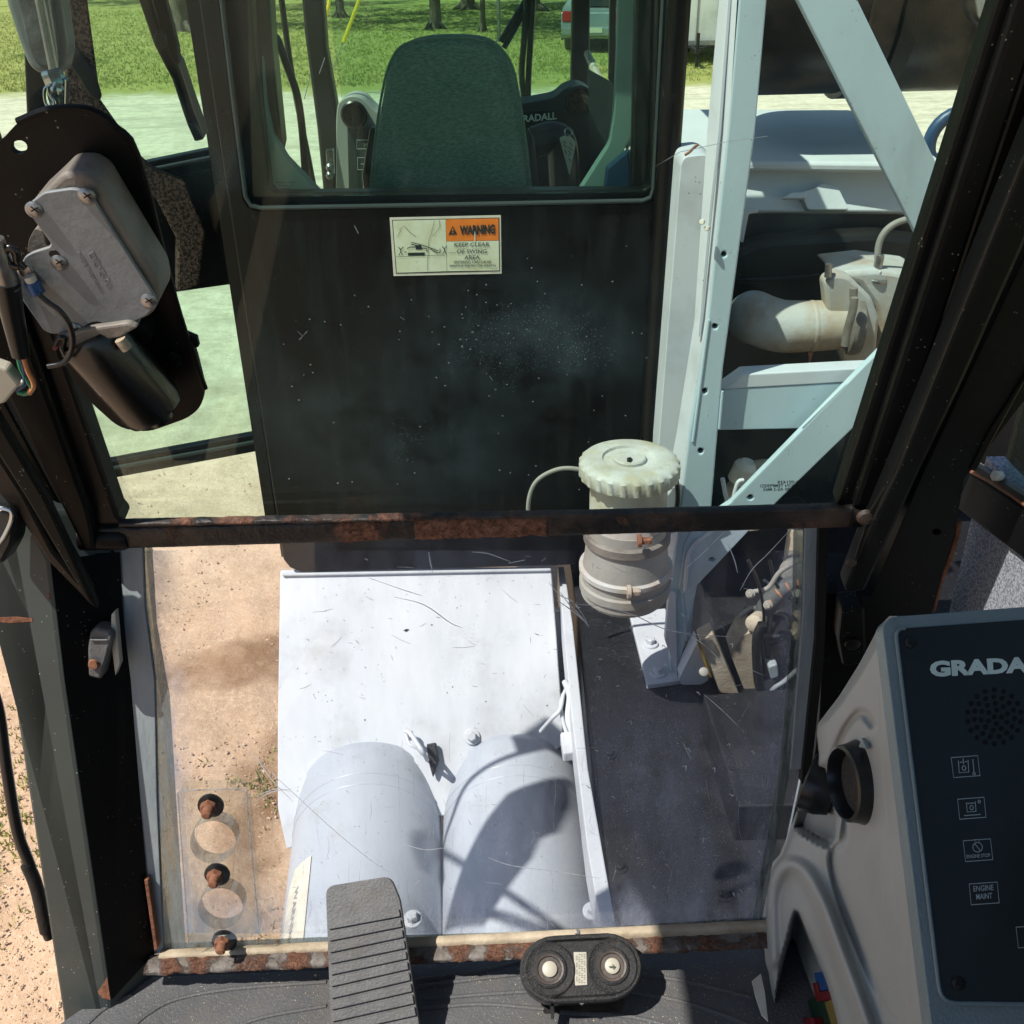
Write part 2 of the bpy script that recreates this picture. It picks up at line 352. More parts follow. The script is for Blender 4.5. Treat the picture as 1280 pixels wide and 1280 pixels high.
M['switchworn'] = surf('worn_button_ring', C(84, 74, 68), .5, col2=C(60, 54, 50), var=40, rust=-2, bump=.2)
M['ventfoam'] = surf('dark_vent_foam', C(70, 64, 60), .95, col2=C(48, 44, 42), var=300, rust=-2, bump=1, bsc=400)
M['mirrorback'] = surf('grey_mirror_shell', C(116, 124, 126), .3, col2=C(80, 88, 90), var=10, rust=-2, bump=.05)
M['mirrorin'] = surf('dull_mirror_back', C(92, 96, 96), .5, col2=C(58, 62, 62), var=30, varlo=.4, varhi=.6, rust=-2, bump=.3)
M['yellow'] = flat('yellow_sleeve', C(230, 200, 30), .5)
M['bark'] = surf('tree_bark', C(116, 104, 90), .9, col2=C(70, 62, 52), var=8, rust=-2, bump=6, bsc=12, stretch=(1, 1, .3))
M['leaf'] = surf('leaf_green', C(70, 96, 34), .7, col2=C(46, 70, 24), var=2, rust=-2, bump=0)
M['blue'] = flat('blue_terminal', C(40, 84, 140), .35)
M['green'] = flat('green_wire', C(40, 130, 92), .4)
M['orangewire'] = flat('orange_wire', C(206, 140, 92), .4)
M['red'] = flat('red_plastic', C(120, 26, 32), .35)
M['gold'] = flat('yellow_plastic', C(140, 116, 56), .35)
M['pcb'] = flat('green_board', C(24, 56, 36), .4)
M['ivory'] = flat('ivory_plastic', C(190, 184, 168), .5)
M['carpaint'] = surf('silver_car_paint', C(150, 160, 162), .22, metal=.5, rust=-2, bump=0, coat=.6)
M['carglass'] = flat('dark_car_glass', C(24, 30, 32), .08)
M['taillight'] = flat('red_tail_lamp', C(170, 20, 24), .15)
M['trailer'] = surf('white_trailer_skin', C(216, 216, 210), .5, col2=C(190, 190, 184), var=1.2, rust=-.3, bump=.02, dirt_amt=.3, dirt=C(150, 146, 136), dirt_sc=1.2)
M['tealblue'] = surf('blue_tank_paint', C(44, 74, 108), .4, rust=-.3, bump=.03)
M['pale'] = flat('pale_board', C(222, 216, 200), .6)

def rust_attr(o, fn):
    me = o.data; a = me.attributes.new('rust', 'FLOAT', 'POINT')
    org = root_loc(o)
    for i, v in enumerate(me.vertices): a.data[i].value = fn(v.co + org)

# ------------------------------------------------------------------ planes
WS = tilt((.947, -.56), (.844, -.046))     # upper windscreen
LP = tilt((.955, -.57), (.845, -1.15))     # lower clear sheet
BK = YP(2.5)                               # rear face of the driving cab
FL = ZP(-1.15)                             # floor of the operator's cab

# ================================================================== GROUND
def sand_mat():
    mt, t, N, L = nodes('sandy_ground'); B = N['Principled BSDF']; vec = vecsrc(N, L)
    sx = N.new('ShaderNodeSeparateXYZ'); L.new(vec, sx.inputs[0])
    c = mixc(N, L, ramp(N, L, noise_n(N, L, vec, 3.5, 8, .7), .3, .7), C(208, 177, 148), C(186, 156, 127))
    c = mixc(N, L, ramp(N, L, noise_n(N, L, vec, 38, 6, .75), .48, .62), c, C(212, 184, 156))
    c = mixc(N, L, ramp(N, L, noise_n(N, L, vec, 70, 3, .7), .62, .72), c, C(164, 132, 104))
    # paler gravel further out
    far = ramp(N, L, mathn(N, L, 'ADD', sx.outputs['Y'], mathn(N, L, 'MULTIPLY', noise_n(N, L, vec, .5, 3), 3)), 5.5, 9)
    g = mixc(N, L, ramp(N, L, noise_n(N, L, vec, 5, 9, .8), .4, .62), C(232, 222, 198), C(196, 186, 162))
    g = mixc(N, L, ramp(N, L, noise_n(N, L, vecsrc(N, L, (.35, 1.6, 1)), 1.2, 6, .7), .5, .7), g, C(178, 170, 148))
    c = mixc(N, L, far, c, g)
    # two browner patches, edges broken up by noise
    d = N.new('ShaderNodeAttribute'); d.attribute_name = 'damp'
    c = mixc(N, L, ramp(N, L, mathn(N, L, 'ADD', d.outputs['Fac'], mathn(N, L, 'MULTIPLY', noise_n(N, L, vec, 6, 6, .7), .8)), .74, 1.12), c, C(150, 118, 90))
    # grass soil
    gr = ramp(N, L, mathn(N, L, 'ADD', sx.outputs['Y'], mathn(N, L, 'MULTIPLY', noise_n(N, L, vec, .45, 6, .7), 5)), 24.6, 25.6)
    gc = mixc(N, L, ramp(N, L, noise_n(N, L, vec, .9, 7, .7), .35, .65), C(146, 150, 80), C(172, 168, 104))
    gc = mixc(N, L, ramp(N, L, noise_n(N, L, vec, 5, 4, .7), .55, .7), gc, C(158, 150, 96))
    gc = mixc(N, L, ramp(N, L, noise_n(N, L, vecsrc(N, L, (.5, .22, 1)), 1.0, 6, .75), .56, .66), gc, C(92, 104, 48))
    c = mixc(N, L, gr, c, gc)
    L.new(c, B.inputs['Base Color']); B.inputs['Roughness'].default_value = .95; B.inputs['Specular IOR Level'].default_value = .1
    bp = N.new('ShaderNodeBump'); bp.inputs['Distance'].default_value = .009; bp.inputs['Strength'].default_value = .9
    h = mathn(N, L, 'ADD', noise_n(N, L, vec, 42, 6, .75), mathn(N, L, 'MULTIPLY', noise_n(N, L, vec, 9, 5, .7), 2))
    L.new(h, bp.inputs['Height']); L.new(bp.outputs[0], B.inputs['Normal']); return mt
def ramps(lo, a, b, hi, st):
    xs = []; x = a
    while x <= b: xs.append(x); x += st
    s = st; x = a
    left = []
    while x > lo: s *= 1.35; x -= s; left.append(max(x, lo))
    s = st; x = xs[-1]; right = []
    while x < hi: s *= 1.35; x += s; right.append(min(x, hi))
    return left[::-1]+xs+right
def build_ground():
    X = ramps(-2500, -3.2, .6, 2500, .03); Y = ramps(-400, 1.2, 5.2, 4000, .03)
    verts = []; brown_patch = []
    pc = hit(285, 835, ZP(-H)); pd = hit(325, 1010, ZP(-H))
    for y in Y:
        for x in X:
            near = max(0, 1-max(0, math.hypot(x+1.2, y-3)-4)/6)
            z = 0
            if near > 0:
                z = .035*mn.noise((x*1.3, y*1.3, 0)) + .018*mn.noise((x*5, y*5, 3)) + .010*mn.noise((x*14, y*14, 7))
                z += .012*math.sin((x*.8+y*.55)*26)*max(0, mn.noise((x*1.1+5, y*1.1, 2)))
                z *= near
            verts.append((x, y, z))
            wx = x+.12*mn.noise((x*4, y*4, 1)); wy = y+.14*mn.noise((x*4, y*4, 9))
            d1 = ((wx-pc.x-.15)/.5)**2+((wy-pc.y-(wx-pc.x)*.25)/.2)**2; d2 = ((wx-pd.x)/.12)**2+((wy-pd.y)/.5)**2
            brown_patch.append(max(0, .72-min(d1, d2)*.3))
    nx = len(X); faces = [(j*nx+i, j*nx+i+1, (j+1)*nx+i+1, (j+1)*nx+i) for j in range(len(Y)-1) for i in range(nx-1)]
    me = bpy.data.meshes.new('ground'); me.from_pydata(verts, [], faces)
    a = me.attributes.new('damp', 'FLOAT', 'POINT'); a.data.foreach_set('value', brown_patch)
    for p in me.polygons: p.use_smooth = True
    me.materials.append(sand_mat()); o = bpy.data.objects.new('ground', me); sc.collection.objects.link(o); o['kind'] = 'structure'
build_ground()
def stuff(name, label, verts, faces, mt):
    me = bpy.data.meshes.new(name); me.from_pydata(verts, [], faces); me.materials.append(mt)
    o = bpy.data.objects.new(name, me); sc.collection.objects.link(o); tag(o, label, name, kind='stuff'); return o
def pebbles(name, label, spots, rng, mt):
    vs, fs = [], []
    for x, y, z, s in spots:
        b = len(vs)
        for dx, dy, dz in ((1, 0, 0), (0, 1, 0), (-1, 0, 0), (0, -1, 0), (0, 0, .8), (0, 0, -.4)):
            k = s*rng.uniform(.6, 1.2); vs.append((x+dx*k, y+dy*k, z+dz*k))
        for f in ((0, 1, 4), (1, 2, 4), (2, 3, 4), (3, 0, 4), (1, 0, 5), (2, 1, 5), (3, 2, 5), (0, 3, 5)): fs.append(tuple(b+i for i in f))
    return stuff(name, label, vs, fs, mt)
rng = random.Random(3)
sp = []
for i in range(6000):
    u = rng.uniform(-60, 360); v = rng.uniform(560, 1290)
    p = hit(u, v, ZP(-H))
    sp.append((p.x+rng.uniform(-.1, .1), p.y+rng.uniform(-.1, .1), .004, rng.choice((.003, .004, .005, .008)) * rng.uniform(.6, 1.2)))
M['hosegrey'] = surf('dusty_grey_hose', C(92, 96, 98), .7, col2=C(70, 72, 74), var=30, rust=-2, bump=.3)
M['sillgrey'] = surf('flaking_sill', C(128, 122, 116), .7, col2=C(84, 74, 68), var=60, rust=.12, rust_sc=30, bump=.8, dirt_amt=.3, dirt=C(150, 136, 118), dirt_sc=30)
M['scuff'] = flat('grey_scuff', C(150, 152, 152), .7)
M['stone'] = surf('pale_stones', C(216, 190, 160), .9, col2=C(178, 150, 122), var=30, rust=-2, bump=.2)
pebbles('gravel', 'small pale stones scattered over the sandy ground', sp, rng, M['stone'])
def grass_mat():
    mt, t, N, L = nodes('grass_blades'); B = N['Principled BSDF']; vec = vecsrc(N, L)
    c = mixc(N, L, ramp(N, L, noise_n(N, L, vec, 1.1, 6, .7), .35, .65), C(136, 146, 72), C(170, 170, 98))
    L.new(c, B.inputs['Base Color']); B.inputs['Roughness'].default_value = .8; return mt
M['grass'] = grass_mat()
def grass(name, label, spots, rng, h):
    vs, fs = [], []
    for x, y in spots:
        for k in range(3):
            a = rng.uniform(0, 6.28); l = h*rng.uniform(.5, 1.2); wd = h*.16
            bx, by = x+rng.uniform(-h, h)*.5, y+rng.uniform(-h, h)*.5; n = len(vs)
            vs += [(bx-wd*math.cos(a), by-wd*math.sin(a), -.005), (bx+wd*math.cos(a), by+wd*math.sin(a), -.005),
                   (bx+rng.uniform(-.5, .5)*l, by+rng.uniform(-.5, .5)*l, l)]
            fs.append((n, n+1, n+2))
    return stuff(name, label, vs, fs, M['grass'])
gs = []
for i in range(52000):
    y = 23.4+(rng.random()**1.3)*26; x = rng.uniform(-.56, .52)*y
    e = mn.noise((x*.45, y*.3, 0))*1.6
    if y < 24.2+e and rng.random() < .8: continue
    gs.append((x, y))
grass('grass', 'sunlit green lawn beyond the gravel road', gs, rng, .06)
gt = []
for (u, v, r, n) in ((8, 1010, .10, 90), (4, 1060, .12, 70), (332, 985, .07, 60), (330, 1120, .08, 50), (20, 940, .12, 70), (-20, 1100, .2, 60)):
    c = hit(u, v, ZP(-H))
    for k in range(n): gt.append((c.x+rng.gauss(0, r), c.y+rng.gauss(0, r*1.4)))
grass('weeds', 'sparse green weeds in the sand beside the machine', gt, rng, .028)

# trees
def tree(base_px, rad, h, label, seed, lean=0):
    rg = random.Random(seed); b = hit(base_px[0], base_px[1], ZP(-H))
    t = thing('oak_tree', label, 'tree', (b.x, b.y, 0), 'trees along the far lawn')
    bm = bmesh.new(); pts = [b+V(0, 0, -.1), b+V(0, 0, .5), b+V(lean*.3, 0, h*.3), b+V(lean, .2, h*.62)]
    add_tube(bm, pts, lambda s: rad*(1.45 if s < .02 else 1.12-.55*s), 14, 5)
    for k in range(5):
        a = rg.uniform(0, 6.28); q = b+V(lean, .2, h*rg.uniform(.42, .6))
        add_tube(bm, [q, q+V(math.cos(a)*1.0, math.sin(a), 1.0), q+V(math.cos(a)*2.4, math.sin(a)*2.4, 2.2)], (rad*.4, rad*.1), 7, 3)
    for k in range(5):
        a = k*1.256+rg.random(); add_tube(bm, [b+V(0, 0, .35), b+V(math.cos(a)*rad*2.2, math.sin(a)*rad*2.2, -.05)], (rad*.5, rad*.15), 6, 0)
    link('trunk', bm, M['bark'], t, True)
    vs, fs = [], []
    for c in range(52):
        a = rg.uniform(0, 6.28); rr = rg.uniform(.3, 5.0); cz = h*.6+rg.uniform(-.4, 2.6)
        cx, cy = b.x+lean+math.cos(a)*rr, b.y+math.sin(a)*rr
        for k in range(46):
            p = V(rg.gauss(cx, .5), rg.gauss(cy, .5), rg.gauss(cz, .35)); s = rg.uniform(.10, .2)
            x = V(rg.gauss(0, 1), rg.gauss(0, 1), rg.gauss(0, 1)).normalized(); y = x.orthogonal().normalized()
            n = len(vs); vs += [p-x*s, p-y*s*.5, p+x*s, p+y*s*.5]; fs.append((n, n+1, n+2, n+3))
    me = bpy.data.meshes.new('crown'); me.from_pydata([tuple(V(*v)-t.location) for v in vs], [], fs); me.materials.append(M['leaf'])
    o = bpy.data.objects.new('crown', me); sc.collection.objects.link(o); o.parent = t
for i, (px, r, h, lb) in enumerate((
    ((232, 38), .42, 9, 'thick pale oak trunk on the lawn left of the black cab post'),
    ((426, 22), .17, 8, 'slim tree trunk beside the upper end of the yellow sleeve'),
    ((545, 36), .20, 9, 'grey tree trunk rising above the middle of the green seat'),
    ((585, 12), .30, 9, 'dark far tree trunk just left of the slender trunk behind the seat'),
    ((604, 40), .09, 7, 'slender tree trunk closest to the metal pole'),
    ((665, 14), .34, 9, 'dark tree trunk right of the metal pole, behind the wiper'),
    ((330, 10), .22, 8, 'tree trunk seen past the left side of the black cab window'),
    ((60, 6), .3, 9, 'tree trunk beyond the lawn behind the side mirror'),
    ((160, -6), .3, 9, 'tree trunk far back between mirror and thick oak'),
    ((480, -10), .3, 9, 'far tree trunk above the left shoulder of the seat'))):
    tree(px, r, h, lb, 30+i)
# metal pole and guy sleeves
p = hit(624, 52, ZP(-H)); t = thing('metal_pole', 'plain galvanised pole standing on the lawn behind the seat', 'pole', (p.x, p.y, 0))
lathe('shaft', (p.x, p.y, -.05), (0, 0, 1), [(.055, 0), (.055, 4.0)], M['steel'], t, 12); lathe('base_collar', (p.x, p.y, 0), (0, 0, 1), [(.1, 0), (.1, .06), (.06, .09)], M['steel'], t, 12)
for (a, b, lb) in (((429, 53), (464, -40), 'yellow guy wire sleeve with its foot nearer the seat, right one of the pair'), ((403, 36), (420, -30), 'yellow guy wire sleeve further left, beside the cab window post')):
    g = hit(a[0], a[1], YP(22)); q = hit(b[0], b[1], YP(22.2)); d = (q-g); foot = g-d*.0
    gd = g - d.normalized()*((g.z)/d.normalized().z)
    t = thing('guy_wire', lb, 'guy wire', (gd.x, gd.y, 0), 'yellow sleeved guy wires on the lawn')
    tube('sleeve', [g, q+d*1.2], .035, M['yellow'], t, 8, 0); tube('cable', [gd, g], .008, M['steel'], t, 6, 0)

# silver car
def car():
    g = hit(742, 66, ZP(-H)); t = thing('parked_car', 'silver hatchback parked on the lawn, tail towards the cab', 'car', (g.x, g.y, 0))
    rot = Matrix.Rotation(math.radians(-14), 3, 'Z'); o = V(g.x, g.y, 0)
    def P(x, y, z): return o + rot @ V(x, y, z)
    prof = [(-.1, .35), (-.12, .62), (-.06, .95), (.12, 1.05), (.42, 1.46), (1.3, 1.52), (2.2, 1.42), (2.9, 1.05), (3.9, .92), (4.15, .7), (4.2, .35)]
    bm = bmesh.new(); rows = []
    for y, z in prof:
        hw = .86 if z < 1.1 else .66
        rows.append([bm.verts.new(P(s*hw, y, z)) for s in (-1, -.9, .9, 1)])
    low = [[bm.verts.new(P(s*.84, y, .3)) for s in (-1, 1)] for y, z in prof]
    for i in range(len(prof)-1):
        a, b = rows[i], rows[i+1]
        for k in range(3): bm.faces.new((a[k], a[k+1], b[k+1], b[k]))
        bm.faces.new((a[0], b[0], low[i+1][0], low[i][0])); bm.faces.new((a[3], low[i][1], low[i+1][1], b[3]))
    link('body', bm, M['carpaint'], t, True, bev=.03)
    bm = bmesh.new(); add_slab(bm, [P(-.6, .13, 1.08), P(.6, .13, 1.08), P(.52, .39, 1.42), P(-.52, .39, 1.42)], (rot @ V(0, -.8, .5)).normalized()*-1, .03); bm2 = bm
    link('rear_window', bm2, M['carglass'], t)
    for s in (-1, 1):
        bm = bmesh.new(); add_box(bm, P(s*.7, -.07, .86), (.26, .12, .26), rot); link('tail_light', bm, M['taillight'], t, bev=.03)
        bm = bmesh.new(); add_slab(bm, [P(s*.80, .75, 1.08), P(s*.80, 2.6, 1.08), P(s*.69, 2.1, 1.38), P(s*.69, .75, 1.42)], rot @ V(s, 0, .2), .03); link('side_window', bm, M['carglass'], t)
        for yy in (.7, 3.4):
            wq = lathe('wheel', P(s*.66, yy, .32), rot @ V(s, 0, 0), [(.2, 0), (.32, .02), (.33, .1), (.32, .2), (.2, .21)], M['rubber'], t, 20)
            lathe('rim', P(s*.66, yy, .32), rot @ V(s, 0, 0), [(.19, .2), (.16, .225), (.05, .215)], M['steel'], wq, 16)
    bm = bmesh.new(); add_box(bm, P(0, -.16, .52), (1.66, .16, .24), rot); link('bumper', bm, M['carpaint'], t, bev=.05)
    bm = bmesh.new(); add_box(bm, P(0, -.25, .56), (.5, .01, .12), rot); link('number_plate', bm, M['pale'], t)
car()
# white trailer
def trailer():
    g = hit(862, 80, ZP(-H)); t = thing('box_trailer', 'white box trailer standing on the lawn right of the black cab', 'trailer', (g.x, g.y, 0))
    bm = bmesh.new(); add_box(bm, (g.x+.1, g.y+3, 1.75), (2.2, 6, 2.6)); link('box_body', bm, M['trailer'], t, bev=.03)
    for k in range(5):
        bm = bmesh.new(); add_box(bm, (g.x-.85+k*.48, g.y-.012, 1.75), (.03, .02, 2.5)); link('panel_seam', bm, M['steel'], t)
    bm = bmesh.new(); add_box(bm, (g.x+.1, g.y-.03, .46), (2.22, .1, .1)); link('bottom_rail', bm, M['steel'], t)
    bm = bmesh.new(); add_box(bm, (g.x, g.y-.45, .36), (.1, 1.3, .09)); add_box(bm, (g.x-.35, g.y-.2, .36), (.08, .8, .08), Matrix.Rotation(.6, 3, 'Z')); add_box(bm, (g.x+.35, g.y-.2, .36), (.08, .8, .08), Matrix.Rotation(-.6, 3, 'Z'))
    link('tow_bar', bm, M['engine'], t)
    bm = bmesh.new(); add_tube(bm, [V(g.x, g.y-.95, 0), V(g.x, g.y-.95, .75)], .04, 8, 0); link('jack', bm, M['engine'], t)
    for s in (-1, 1): lathe('wheel', (g.x+.1+s*.85, g.y+3.4, .34), (s, 0, 0), [(.2, 0), (.34, .02), (.34, .2), (.2, .22)], M['rubber'], t, 20)
trailer()

# ================================================================== DRIVING CAB (in front)
def U(u, v0, v1, slope): return u+slope*(v1-v0)
cabt = thing('driving_cab', 'black steel driving cab with rear window and swing area warning label', 'machine cab', (hit(585, 713, BK).x, 2.6, H-1.62))
TOPV = -330
Lx = lambda v: 248+.147*v; Rx = lambda v: 860-.064*v
opn = [(262, TOPV), (276, 0), (306, 248), (312, 258), (322, 261), (805, 252), (815, 249), (818, 240), (830, 0), (842, TOPV)]
outer = [(Lx(TOPV), TOPV), (Lx(300), 300), (345, 640), (354, 700), (362, 710), (376, 716), (690, 708), (722, 706), (724, 690), (818, 688), (822, 560), (Rx(300), 300), (Rx(TOPV), TOPV)]
slab('back_panel', outer+opn[::-1], BK, .05, M['cabblack'], cabt, bev=.006, smooth=True)
slab('roof_header', [(Lx(-330), -330), (Rx(-330), -330), (Rx(-520), -520), (Lx(-520), -520)], BK, .05, M['cabblack'], cabt)
bm = bmesh.new(); add_tube(bm, pxs([(Rx(v)-12, v) for v in range(-330, 701, 60)], YP(2.49)), .028, 14, 0); link('corner_post', bm, M['cabblack'], cabt, True)
bm = bmesh.new(); add_tube(bm, pxs([(268, -300), (277, 0), (291, 120), (307, 246), (314, 257), (326, 260), (560, 256), (803, 251), (813, 247), (817, 236), (829, 0), (840, -300)], off(BK, .004)), .0055, 8, 0); link('window_seal', bm, M['dash'], cabt, True)
slab('rear_glass', [(300, -300), (316, 246), (808, 240), (822, -300)], off(BK, -.02), .004, M['tint2'], cabt)
# inner frame
inn = [(300, -320), (318, 60), (338, 236), (344, 241), (806, 237), (812, 231), (820, 0), (828, -320)]
oin = [(255, -320), (268, 0), (300, 270), (825, 262), (838, 0), (850, -320)]
slab('inner_frame', oin+inn[::-1], off(BK, -.052), .05, M['inblack'], cabt, bev=.006)
# sides, roof, floor, front of the cab
def wp(x, y, z): return V(x, y, H+z)
xl, xr, xfl, xfr, yb, yf = -.68, .42, -.645, .30, 2.56, 4.2
zs, zt, zb = -.66, .25, -1.55
bm = bmesh.new()
for x0_, x1_, y0_, y1_ in ((xl, -.15, yb, yf), (.28, xr, yb, yf), (-.15, .28, yb, 2.85), (-.15, .28, 3.75, yf)):
    add_box(bm, wp((x0_+x1_)/2, (y0_+y1_)/2, zt+.025), (x1_-x0_, y1_-y0_, .05))
link('roof', bm, M['cabblack'], cabt)
bm = bmesh.new(); add_hexa(bm, [wp(xl, yb, zb-.05), wp(xr, yb, zb-.05), wp(xfr, yf, zb-.05), wp(xfl, yf, zb-.05)], [wp(xl, yb, zb), wp(xr, yb, zb), wp(xfr, yf, zb), wp(xfl, yf, zb)]); link('cab_floor', bm, M['inblack'], cabt)
bm = bmesh.new(); add_hexa(bm, [wp(xr, yb, zb), wp(xfr, yf, zb), wp(xfr, yf, zs+.02), wp(xr, yb, zs-.02)], [wp(xr+.05, yb, zb), wp(xfr+.05, yf, zb), wp(xfr+.05, yf, zs+.02), wp(xr+.05, yb, zs-.02)]); link('side_panel', bm, M['inblack'], cabt)
bm = bmesh.new(); add_hexa(bm, [wp(xfl, yf, zb), wp(xfr, yf, zb), wp(xfr, yf, -.72), wp(xfl, yf, -.72)], [wp(xfl, yf+.05, zb), wp(xfr, yf+.05, zb), wp(xfr, yf+.05, -.72), wp(xfl, yf+.05, -.72)]); link('front_panel', bm, M['dash'], cabt)
bm = bmesh.new(); add_hexa(bm, [wp(xl, yb, zb), wp(xl-.0, 2.85, zb), wp(xl, 2.85, zt), wp(xl, yb, zt)], [wp(xl-.03, yb, zb), wp(xl-.03, 2.85, zb), wp(xl-.03, 2.85, zt), wp(xl-.03, yb, zt)]); link('rear_quarter_panel', bm, M['cabblack'], cabt)
# right window sill + divider
tube('window_sill', [wp(.40, 2.6, -.66), wp(.30, 4.15, -.40)], .014, M['ivory'], cabt, 8, 0)
bm = bmesh.new(); add_hexa(bm, pxs([(735, 86), (771, 106), (776, 240), (738, 240)], YP(3.1)), pxs([(735, 86), (771, 106), (776, 240), (738, 240)], YP(3.16)), ); link('side_lower_panel', bm, M['dash'], cabt)
slab('side_window', pxs and [(737, -60), (766, -60), (762, 84), (735, 76)], YP(3.9), .006, M['tint2'], cabt)
slab('window_divider', [(764, -80), (771, -80), (769, 106), (761, 100)], YP(3.1), .03, M['inblack'], cabt)
slab('front_post', [(716, -90), (739, -90), (737, 70), (735, 132), (713, 128), (715, 20)], YP(4.1), .07, M['inblack'], cabt, bev=.01)
slab('front_post', [(370, -90), (398, -90), (408, 60), (424, 150), (420, 242), (404, 242), (396, 160), (380, 40)], YP(3.9), .07, M['inblack'], cabt, bev=.012)
tube('door_post', pxs([(347, -60), (352, 0), (366, 100), (382, 180), (394, 242)], YP(3.3)), .009, M['inblack'], cabt, 8, 3)
tube('grab_handle', pxs([(341, 46), (347, 50), (357, 78), (371, 118), (378, 165), (382, 224)], YP(2.9)), .0105, M['blackplastic'], cabt, 12)
slab('inner_post', [(268, -100), (331, -100), (340, 60), (352, 180), (338, 246), (290, 246)], YP(2.62), .08, M['inblack'], cabt, bev=.01)
slab('interior_trim', [(327, 70), (332, 130), (340, 168), (358, 198), (398, 240), (400, 250), (335, 250)], YP(2.59), .04, M['trim'], cabt, bev=.008)
slab('interior_trim', rpoly([(775, -90), (800, -90), (796, 20), (792, 150), (789, 172), (748, 246), (720, 246), (762, 180), (768, 140), (772, 60)], 8), YP(2.70), .05, M['trim'], cabt, bev=.012)
slab('interior_trim', [(758, 210), (787, 186), (790, 236), (755, 236)], YP(2.66), .03, M['tealblue'], cabt, bev=.006)
slab('inner_post', [(796, -100), (826, -100), (818, 246), (788, 246), (790, 170)], YP(2.62), .04, M['inblack'], cabt, bev=.008)
slab('front_glass', [(400, -90), (720, -90), (716, 130), (430, 150)], YP(4.16), .005, M['tint2'], cabt)
strokes('glass_stamp', [[(342+i*3.2, 228+j*4), (344+i*3.2, 228+j*4)] for j in range(3) for i in range(9-j) if (i*7+j*3) % 5], off(BK, -.015), 1.3, M['ink'], cabt)
# head up: left console inside the driving cab
LC = YP(3.35)
con = thing('left_console', 'pale grey upright console with round air vent left of the green seat', 'console', hit(450, 250, LC)-V(0, 0, .3))
slab('housing', rpoly([(419, 400), (420, 200), (420, 150), (422, 128), (436, 119), (452, 121), (470, 140), (482, 145), (482, 400)], [2, 10, 10, 10, 12, 12, 10, 2, 2]), LC, .12, M['greyplastic'], con, bev=.014, smooth=True, seg=3)
slab('control_face', [(434, 160), (476, 158), (476, 400), (440, 400)], off(LC, .004), .01, M['dash'], con, bev=.003)
lathe('vent_ring', hit(443, 143, off(LC, .0)), LC[1], [(.040, 0), (.041, .012), (.036, .016), (.033, .004)], M['blackplastic'], con, 28)
slab('vent_flap', [(440, 130), (446, 130), (446, 156), (440, 156)], off(LC, .012), .01, M['blackplastic'], con, bev=.002)
slab('switch_pad', [(447, 158), (475, 157), (475, 170), (447, 172)], off(LC, .022), .02, M['blackplastic'], con, bev=.003)
strokes('marking', [[(446, 175), (470, 175), (470, 186), (446, 186), (446, 175)], [(447, 197), (466, 197), (466, 212), (447, 212), (447, 197)], [(451, 205), (460, 205)]], off(LC, .005), 1, M['printdim'], con)
text('marking', 'M', (455, 184), (459, 184), (455, 179), off(LC, .005), M['printdim'], con)
slab('sticker', [(452, 240), (458, 222), (461, 240)], off(LC, .006), .002, M['yellow'], con)
for k in range(2): lathe('hinge_bolt', hit(413, 208+k*10, YP(3.2)), (0, -1, 0), [(.012, 0), (.012, .02), (.006, .026)], M['steel'], cabt, 8)
slab('hinge_plate', [(407, 188), (416, 187), (417, 220), (409, 222)], YP(3.22), .03, M['chrome'], cabt, bev=.003)
# right dash
RD = YP(3.3)
das = thing('dash_console', 'dark green dash with round speaker grille and RADALL lettering right of the seat', 'dashboard', hit(700, 250, RD)-V(0, 0, .3))
slab('housing', rpoly([(640, 132), (694, 122), (706, 110), (722, 106), (738, 112), (744, 132), (750, 260), (748, 400), (630, 400)], [2, 16, 8, 10, 10, 10, 4, 2, 2]), RD, .14, M['dash'], das, bev=.012, smooth=True, seg=3)
slab('face_panel', rpoly([(645, 140), (708, 136), (712, 146), (736, 150), (742, 250), (745, 400), (640, 400)], 4), off(RD, .004), .01, M['panel'], das, bev=.002)
lathe('speaker_ring', hit(724, 126, off(RD, .004)), RD[1], [(.045, -.01), (.045, .010), (.039, .012), (.037, .004)], M['blackplastic'], das, 28)
lathe('speaker_grille', hit(724, 126, off(RD, .008)), RD[1], [(.036, 0), (.02, .003), (.001, .004)], M['foam'], das, 24)
text('lettering', 'RADALL', (654, 153), (696, 149), (654, 144), off(RD, .006), M['print'], das, bold=.03)
text('lettering', 'EXCAVATOR', (664, 162), (674, 161), (664, 160), off(RD, .006), M['printdim'], das)
bm = bmesh.new(); add_tube(bm, pxs([(668, 178), (690, 172), (702, 182), (706, 240)], YP(3.1)), .045, 14, 4); link('column_shroud', bm, M['blackplastic'], das, True)
tg = thing('key_tag', 'pale paper tag with handwriting hanging from a wire ring on the dash', 'tag', hit(712, 220, YP(3.02)))
slab('tag', rpoly([(699, 172), (711, 168), (720, 178), (712, 220)], 3), YP(3.02), .003, M['pale'], tg, bev=.0005)
bm = bmesh.new(); add_tube(bm, [hit(u, v, YP(3.0)) for u, v in ell(711, 165, 5, 5, 14)]+[hit(716, 165, YP(3.0))], .0022, 6, 0); link('wire_ring', bm, M['chrome'], tg, True)
strokes('handwriting', [[(703, 178), (707, 176), (705, 182), (709, 184)], [(712, 178), (716, 182), (711, 184), (716, 188)], [(710, 188), (714, 192), (710, 195)], [(706, 187), (708, 193)], [(711, 198), (714, 202)]], YP(3.014), .9, M['ink'], tg)
